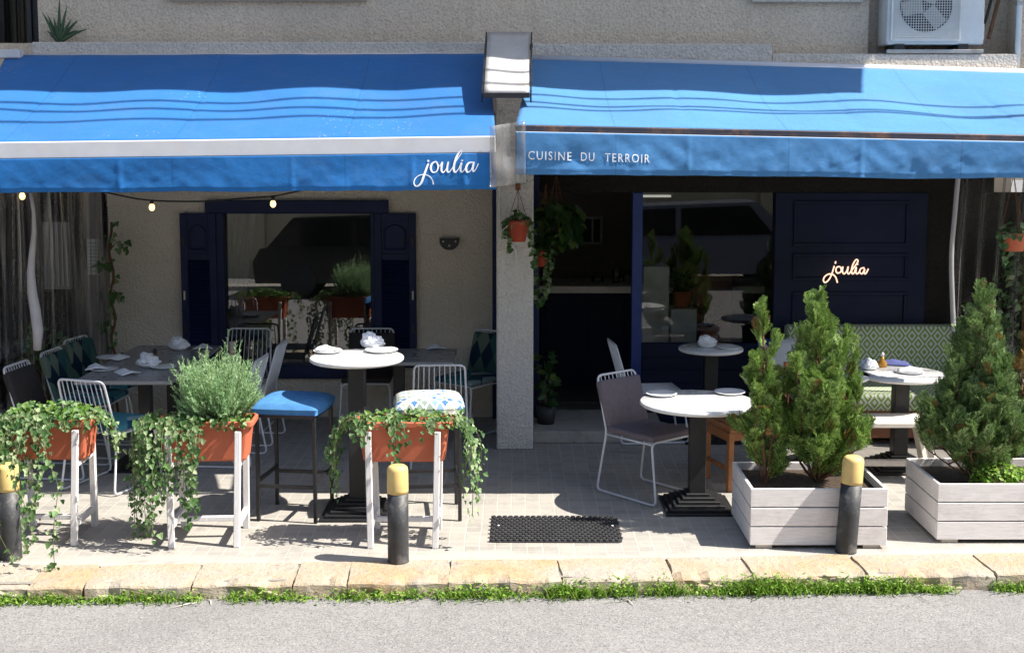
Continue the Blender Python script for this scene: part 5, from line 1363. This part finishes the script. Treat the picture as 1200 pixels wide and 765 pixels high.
conifer('bushy blue-green conifer in the right planter box', P(1143, 560, 8.1).x, 8.1, soil_z, ztop - soil_z, 'cypress_blue', 'bark', 12,
        ((0.0, 0.0, 1.0, 0.16), (0.10, -0.02, 0.72, 0.14), (-0.11, -0.03, 0.62, 0.15), (0.18, 0.0, 0.48, 0.13), (-0.19, -0.02, 0.42, 0.14), (0.02, -0.13, 0.58, 0.14), (-0.1, -0.14, 0.33, 0.14), (0.14, -0.12, 0.34, 0.14), (-0.03, 0.1, 0.88, 0.12), (-0.25, 0.0, 0.30, 0.13), (0.26, 0.02, 0.36, 0.13)), 2500)
ztop = P(1205, 315, 8.15).z
conifer('browning dried conifer at the right edge of the photo', P(1213, 560, 8.15).x, 8.15, soil_z, ztop - soil_z, 'cypress_dry', 'bark', 20,
        ((0.0, 0.0, 1.0, 0.15), (-0.08, -0.03, 0.7, 0.10)), 430)
hb = thing('herb_plant', 'low bright green herb at the foot of the right conifer', 'plant', (P(1170, 552, 7.92).x, 7.93, soil_z))
lf = MB()
for i in range(330):
    a = rnd.uniform(0, 6.28); r_ = rnd.random() ** .5 * 0.14
    add_leaf(lf, (math.cos(a) * r_ * 1.3, math.sin(a) * r_ * 0.6, rnd.uniform(0.03, 0.17) * (1.1 - r_ * 3)), Vector((0, -.3, 1)) + rv(.7), rv(), rnd.uniform(.025, .045), OVAL)
for i in range(12):
    a = rnd.uniform(0, 6.28); lf.tube([(0, 0, 0), (math.cos(a) * .08, math.sin(a) * .05, .1)], .002, 4)
lf.build('leaves', 'weed', hb)

# hanging pots
def hanging_pot(label, c, r, h, mat, wire_top, leaves, leafmat, shape, smin, smax, spread, trail):
    t = thing('hanging_pot', label, 'plant pot', c)
    MB().lathe([(0.001, 0), (r * 0.68, 0), (r * 0.95, h * 0.8), (r, h * 0.8), (r * 1.02, h), (r * 0.94, h), (r * 0.88, h * 0.86), (0.001, h * 0.86)], 28).build('pot', mat, t)
    w = MB(); top = Vector(wire_top) - Vector(c)
    for k in range(3):
        a = R(30 + 120 * k); w.tube([(math.cos(a) * r, math.sin(a) * r, h * 0.95), top], 0.0022, 5)
    w.build('hanger', 'rust', t)
    pt = thing('pot_plant', label.replace('pot', 'plant', 1) if False else 'leafy plant growing in the ' + label, 'plant', (c[0], c[1], c[2] + h * 0.86))
    lf, st = MB(), MB()
    for i in range(leaves):
        a = rnd.uniform(0, 6.28); r_ = rnd.random() ** .5
        p = Vector((math.cos(a) * r_ * spread, math.sin(a) * r_ * spread * 0.8, rnd.uniform(0.0, 0.10) * (1.2 - r_)))
        if st is not None and i % 4 == 0: st.tube([(0, 0, 0), p * 0.5 + Vector((0, 0, .02)), p], 0.002, 4)
        add_leaf(lf, p, Vector((math.cos(a) * .5, math.sin(a) * .5 - .4, .7)) + rv(.5), Vector((math.cos(a), math.sin(a), -.5)) + rv(.4), rnd.uniform(smin, smax), shape)
    for (tx, ty, ln) in trail:
        p = Vector((tx, ty, 0.02)); pts = [Vector((tx * .4, ty * .4, 0)), p.copy()]
        while ln > 0:
            p = p + Vector((rnd.uniform(-.012, .012), rnd.uniform(-.012, .012), -0.03)); ln -= 0.03; pts.append(p.copy())
            for _ in range(2): add_leaf(lf, p + rv(.02), Vector((tx * 3, ty * 3 - .5, .5)) + rv(.5), Vector((0, 0, -1)) + rv(.6), rnd.uniform(smin, smax), shape)
        st.tube(pts, 0.002, 4)
    lf.build('leaves', leafmat, pt); st.build('stems', 'stem_green', pt)
    return t
pc = P(607, 283, 10.03)
hanging_pot('terracotta pot hung on the white pillar', pc, 0.088, P(607, 258, 10.03).z - pc.z, 'terracotta_dark', P(607, 222, 10.12), 120, 'ivy_leaf', IVY, .03, .05, 0.10, ((-0.09, -0.03, 0.12), (0.09, -0.02, 0.16), (-0.085, -0.02, 0.24), (0.10, 0.0, .34)))
hk = thing('wall_hook', 'rusty bracket on the pillar holding the hanging pot', 'hook', P(607, 218, 10.2))
o0 = Vector(hk.location)
MB().box(-0.02, -0.09, -0.03, 0.02, 0.008, 0.02, 0.003).tube(fillet([Vector((0, -0.05, 0)), P(607, 222, 10.12) - o0], .01), 0.006, 6).build('bracket', 'rust', hk)
MB().tube([(0, -0.05, 0.02), (0, -0.05, 0.22)], 0.011, 8).build('rod', 'plastic_white', hk)
cb = spline([P(587, 130, 10.195), P(586, 190, 10.195), P(585, 255, 10.195), P(588, 275, 10.195), P(597, 285, 10.195), P(604, 292, 10.195), P(605, 310, 10.195)], 6)
tag(MB().tube(cb, 0.008, 6).build('cable', 'plastic_white'), 'white electric cable running down the face of the pillar', 'cable')
pc = P(634, 312, 10.55)
hanging_pot('red pot hung in front of the entrance', pc, 0.07, 0.13, 'terracotta_dark', P(640, 215, 10.55), 60, 'ivy_leaf', IVY, .03, .05, 0.10, ((-0.06, -0.05, .45), (0.05, -0.05, .4), (0.09, 0, .3), (-0.09, 0, .55)))
pc = P(652, 262, 10.6)
hanging_pot('dark pot with large pale leaves hung at the entrance', pc, 0.075, 0.12, 'fan_dark', P(652, 205, 10.6), 34, 'pothos', HEART, .08, .135, 0.16, ((0.14, -0.04, .22), (-0.1, -0.05, .3), (0.18, 0.0, .1), (0.05, -0.09, .25)))
pc = P(1188, 294, 9.2)
hanging_pot('red plastic pot hung at the right end of the terrace', pc, 0.095, P(1188, 273, 9.2).z - pc.z, 'terracotta', P(1188, 205, 9.2), 80, 'ivy_leaf', IVY, .03, .05, 0.13, ((-0.08, -0.05, .2),))
dpz = thing('pot_plant', 'leafy plant standing low at the left side of the entrance', 'plant', (P(640, 470, 10.75).x, 10.75, 0.10))
MB().lathe([(0.001, 0), (.07, 0), (.09, .16), (.082, .16), (.001, .14)], 24).build('pot', 'fan_dark', dpz)
lf, st = MB(), MB()
for i in range(46):
    a = rnd.uniform(0, 6.28); r_ = rnd.random() * .09; p = Vector((math.cos(a) * r_, math.sin(a) * r_, rnd.uniform(.17, .62)))
    if i % 6 == 0: st.tube([(0, 0, .14), (p.x * .5, p.y * .5, p.z * .6), p], .003, 4)
    add_leaf(lf, p, Vector((0, -.7, .5)) + rv(.6), Vector((math.cos(a), math.sin(a), -.3)), rnd.uniform(.05, .09), HEART)
lf.build('leaves', 'pothos', dpz); st.build('stems', 'stem_green', dpz)

# climbing vine on a stake at the left corner
vn = thing('climbing_vine', 'sparse vine climbing a stake at the left corner of the cream wall', 'plant', (P(136, 480, 11.3).x, 11.3, 0))
lf, st = MB(), MB()
pts = [Vector((0.02 * math.sin(k * 1.3), 0.015 * math.cos(k * 1.7), k * 0.085)) for k in range(22)]
st.tube(pts, 0.012, 6)
tp = pts[-1]
for (k0, dx, dz) in ((18, 0.16, 0.05), (14, 0.1, -0.05), (10, -0.12, 0.0), (6, 0.1, 0.05), (16, -0.1, 0.04)):
    a = pts[k0]; bb = [a, a + Vector((dx * .5, -.03, dz + .03)), a + Vector((dx, -.04, dz))]; st.tube(bb, .004, 4)
    for j in range(9): add_leaf(lf, bb[1].lerp(bb[2], rnd.random()) + rv(.04), Vector((0, -1, .4)) + rv(.6), Vector((0, 0, -1)) + rv(.6), rnd.uniform(.045, .075), OVAL if j % 2 else IVY)
for k in range(4, 22):
    for j in range(2): add_leaf(lf, pts[k] + rv(.05), Vector((0, -1, .4)) + rv(.6), Vector((0, 0, -1)) + rv(.6), rnd.uniform(.035, .06), IVY)
lf.build('leaves', 'ivy_leaf', vn); st.build('stem', 'bark', vn)

# ------------------------------------------------------------------ bollards, doormat
def bollard(label, x, y, h, r, tx, ty):
    t = thing('bollard', label, 'bollard', (x, y, 0), 0, 'black and yellow bollards'); t.rotation_euler = (tx, ty, 0)
    zc = h * 0.72
    MB().lathe([(r * 1.04, -0.01), (r, 0.02), (r, zc * 0.5), (r * 0.995, zc)], 28).build('post', 'bollard_black', t)
    MB().lathe([(r * 1.01, zc + .0005), (r * 1.015, zc + .02), (r * 1.0, h - 0.03), (r * 0.93, h - 0.012), (r * 0.7, h - 0.001), (0.001, h)], 28).build('cap', 'bollard_yellow', t)
bollard('black bollard with pale yellow cap in front of the right trough', -0.68, 7.44, 0.595, 0.063, 0, 0)
bollard('black bollard with yellow cap leaning slightly before the planter box', 2.05, 7.64, 0.60, 0.064, 0, R(3.2))
bollard('black bollard with yellow cap half covered by ivy at the far left', -3.03, 7.52, 0.585, 0.064, 0, 0)

m0, m1 = G(575, 636), G(730, 636); m2 = G(583, 607)
mt = thing('doormat', 'black studded rubber doormat lying on the pavement before the entrance', 'doormat', ((m0.x + m1.x) / 2, (m0.y + m2.y) / 2, 0), R(-0.5))
w, d = (m1.x - m0.x) / 2, (m2.y - m0.y) / 2
mb, m_, rows = loft_rect([(w, d, 0.002), (w, d, 0.009)], 0.03); mb.f.append(tuple(range(m_, 2 * m_))); mb.sm.append(False); mb.build('mat_base', 'black_rubber', mt)
kn = MB(); NX, NY = 22, 13
for j in range(NY):
    for i in range(NX):
        x = -w + (i + 0.5 + (0.25 if j % 2 else -0.25)) * 2 * w / NX; y = -d + (j + 0.5) * 2 * d / NY
        kn.lathe([(0.0165, 0.009), (0.0165, 0.02), (0.0125, 0.022), (0.0115, 0.022), (0.0105, 0.0135), (0.001, 0.0135)], 8, (x, y, 0), False)
kn.build('studs', 'black_rubber', mt)
rv2 = MB()
for (sx, sy) in ((-1, 0.1), (1, 0.1)): rv2.lathe([(0.001, 0.0), (0.009, 0.0), (0.006, 0.004), (0.001, 0.005)], 8, (sx * (w - 0.045), sy * d, 0.0225))
rv2.build('rivets', 'porcelain', mt)

# ------------------------------------------------------------------ weeds along the kerb
wd = MB(); rg = random.Random(77)
for i in range(27000):
    x = rg.uniform(-3.9, 4.0)
    dens = 0.34 + 0.75 * noise.noise(Vector((x * 1.7, 4, 0))) + 0.6 * noise.noise(Vector((x * 5, 2, 0)))
    if x > 0.2 and x < 2.5: dens += 0.25
    if rg.random() > dens: continue
    big = 1.0 + (0.6 if 0.2 < x < 2.4 else 0) + 0.7 * noise.noise(Vector((x * 3.1, 8, 0)))
    y = kerb_y(x) - abs(rg.gauss(0, 0.046)) + 0.016; z = -0.090
    h = rg.uniform(0.02, 0.080) * max(0.5, big)
    if rg.random() < 0.62:
        lean2 = Vector((rg.uniform(-.6, .6), rg.uniform(-.9, .1), 1)).normalized(); s = Vector((rg.uniform(-1, 1), rg.uniform(-1, 1), 0)).normalized() * rg.uniform(.002, .0045)
        p = Vector((x, y, z)); mid = p + lean2 * h * .6; tip = p + lean2 * h + Vector((lean2.x, lean2.y, -.25)) * h * .35; k = len(wd.v)
        wd.v += [tuple(p - s), tuple(p + s), tuple(mid + s * .8), tuple(mid - s * .8), tuple(tip)]
        wd.f += [(k, k + 1, k + 2, k + 3), (k + 3, k + 2, k + 4)]; wd.sm += [False, False]
    else:
        add_leaf(wd, (x, y - .01, z + rg.uniform(.008, h)), Vector((rg.uniform(-.6, .6), rg.uniform(-.7, .3), 1)), Vector((rg.uniform(-1, 1), rg.uniform(-1, 1), 0.1)), rg.uniform(.012, .028), OVAL)
tag(wd.build('weeds', 'weed'), 'bright green weeds and grass growing along the foot of the kerb', 'weeds', None, 'stuff')
# dry leaves and twigs on the ground by the kerb
for k, (px, py) in enumerate(((30, 706), (244, 705), (217, 709), (735, 705))):
    a = G(px, py, -0.083); ang = rg.uniform(0, 3.1); d = Vector((math.cos(ang), math.sin(ang), 0)) * rg.uniform(.04, .1)
    tag(MB().tube([a - d, a + Vector((.01, .01, .006)), a + d], [.002, .004, .001], 5).build('twig', 'bench_wood'), 'dry pale twig lying among the weeds by the kerb', 'twig', 'dry twigs by the kerb')

# ------------------------------------------------------------------ across the street: only seen mirrored in the glass
gw = thing('street_wall', 'pale ochre wall across the street mirrored in the window', 'wall', (0, -4.6, 0))
s = MB().box(-14, -0.15, 0, 14, 0.15, 6.5)
s.build('wall', 'street_wall', gw)
for i in range(9): MB().box(-11 + i * 2.7, 0.152, 0, -10.7 + i * 2.7, 0.26, 6.3, 0.01).build('pilaster', 'street_wall', gw)
def car_sec(pts, w):
    vs = [(x, -w, z) for x, z in pts] + [(x, w, z) for x, z in pts]; m = len(pts)
    return vs, [tuple(range(m)), tuple(range(m, 2 * m))[::-1]] + [(i, m + i, m + (i + 1) % m, (i + 1) % m) for i in range(m)]
def parked_car(label, x, y, paint, rz=0):
    car = thing('parked_car', label, 'car', (x, y, -0.10), rz, 'cars mirrored in the glass')
    MB().add(*car_sec([(-2.2, .3), (-2.25, .7), (-2.1, .95), (2.0, .98), (2.25, .8), (2.25, .3)], .88)).add(*car_sec([(-2.0, .951), (-1.5, 1.52), (1.1, 1.62), (1.75, .979)], .80)).build('body', paint, car)
    MB().add(*car_sec([(-1.75, 1.0), (-1.38, 1.45), (-.4, 1.5), (-.4, 1.0)], .81)).build('side_window', 'car_glass', car)
    MB().add(*car_sec([(-.3, 1.0), (-.3, 1.5), (.95, 1.55), (1.4, 1.02)], .81)).build('side_window', 'car_glass', car)
    for sx in (-1.4, 1.4):
        for sy in (-.82, .82):
            o = MB().lathe([(.001, -.1), (.3, -.1), (.33, -.06), (.33, .06), (.3, .1), (.001, .1)], 24).build('wheel', 'black_rubber', car); o.location = (sx, sy, .33); o.rotation_euler = (R(90), 0, 0)
simple('car_silver', (0.14, 0.16, 0.21), 0.25, var=0.03)
parked_car('dark parked estate car mirrored in the terrace window', -2.6, -1.7, 'car_paint')
parked_car('silver-blue parked car mirrored in the shop glass', 3.4, -1.8, 'car_silver')
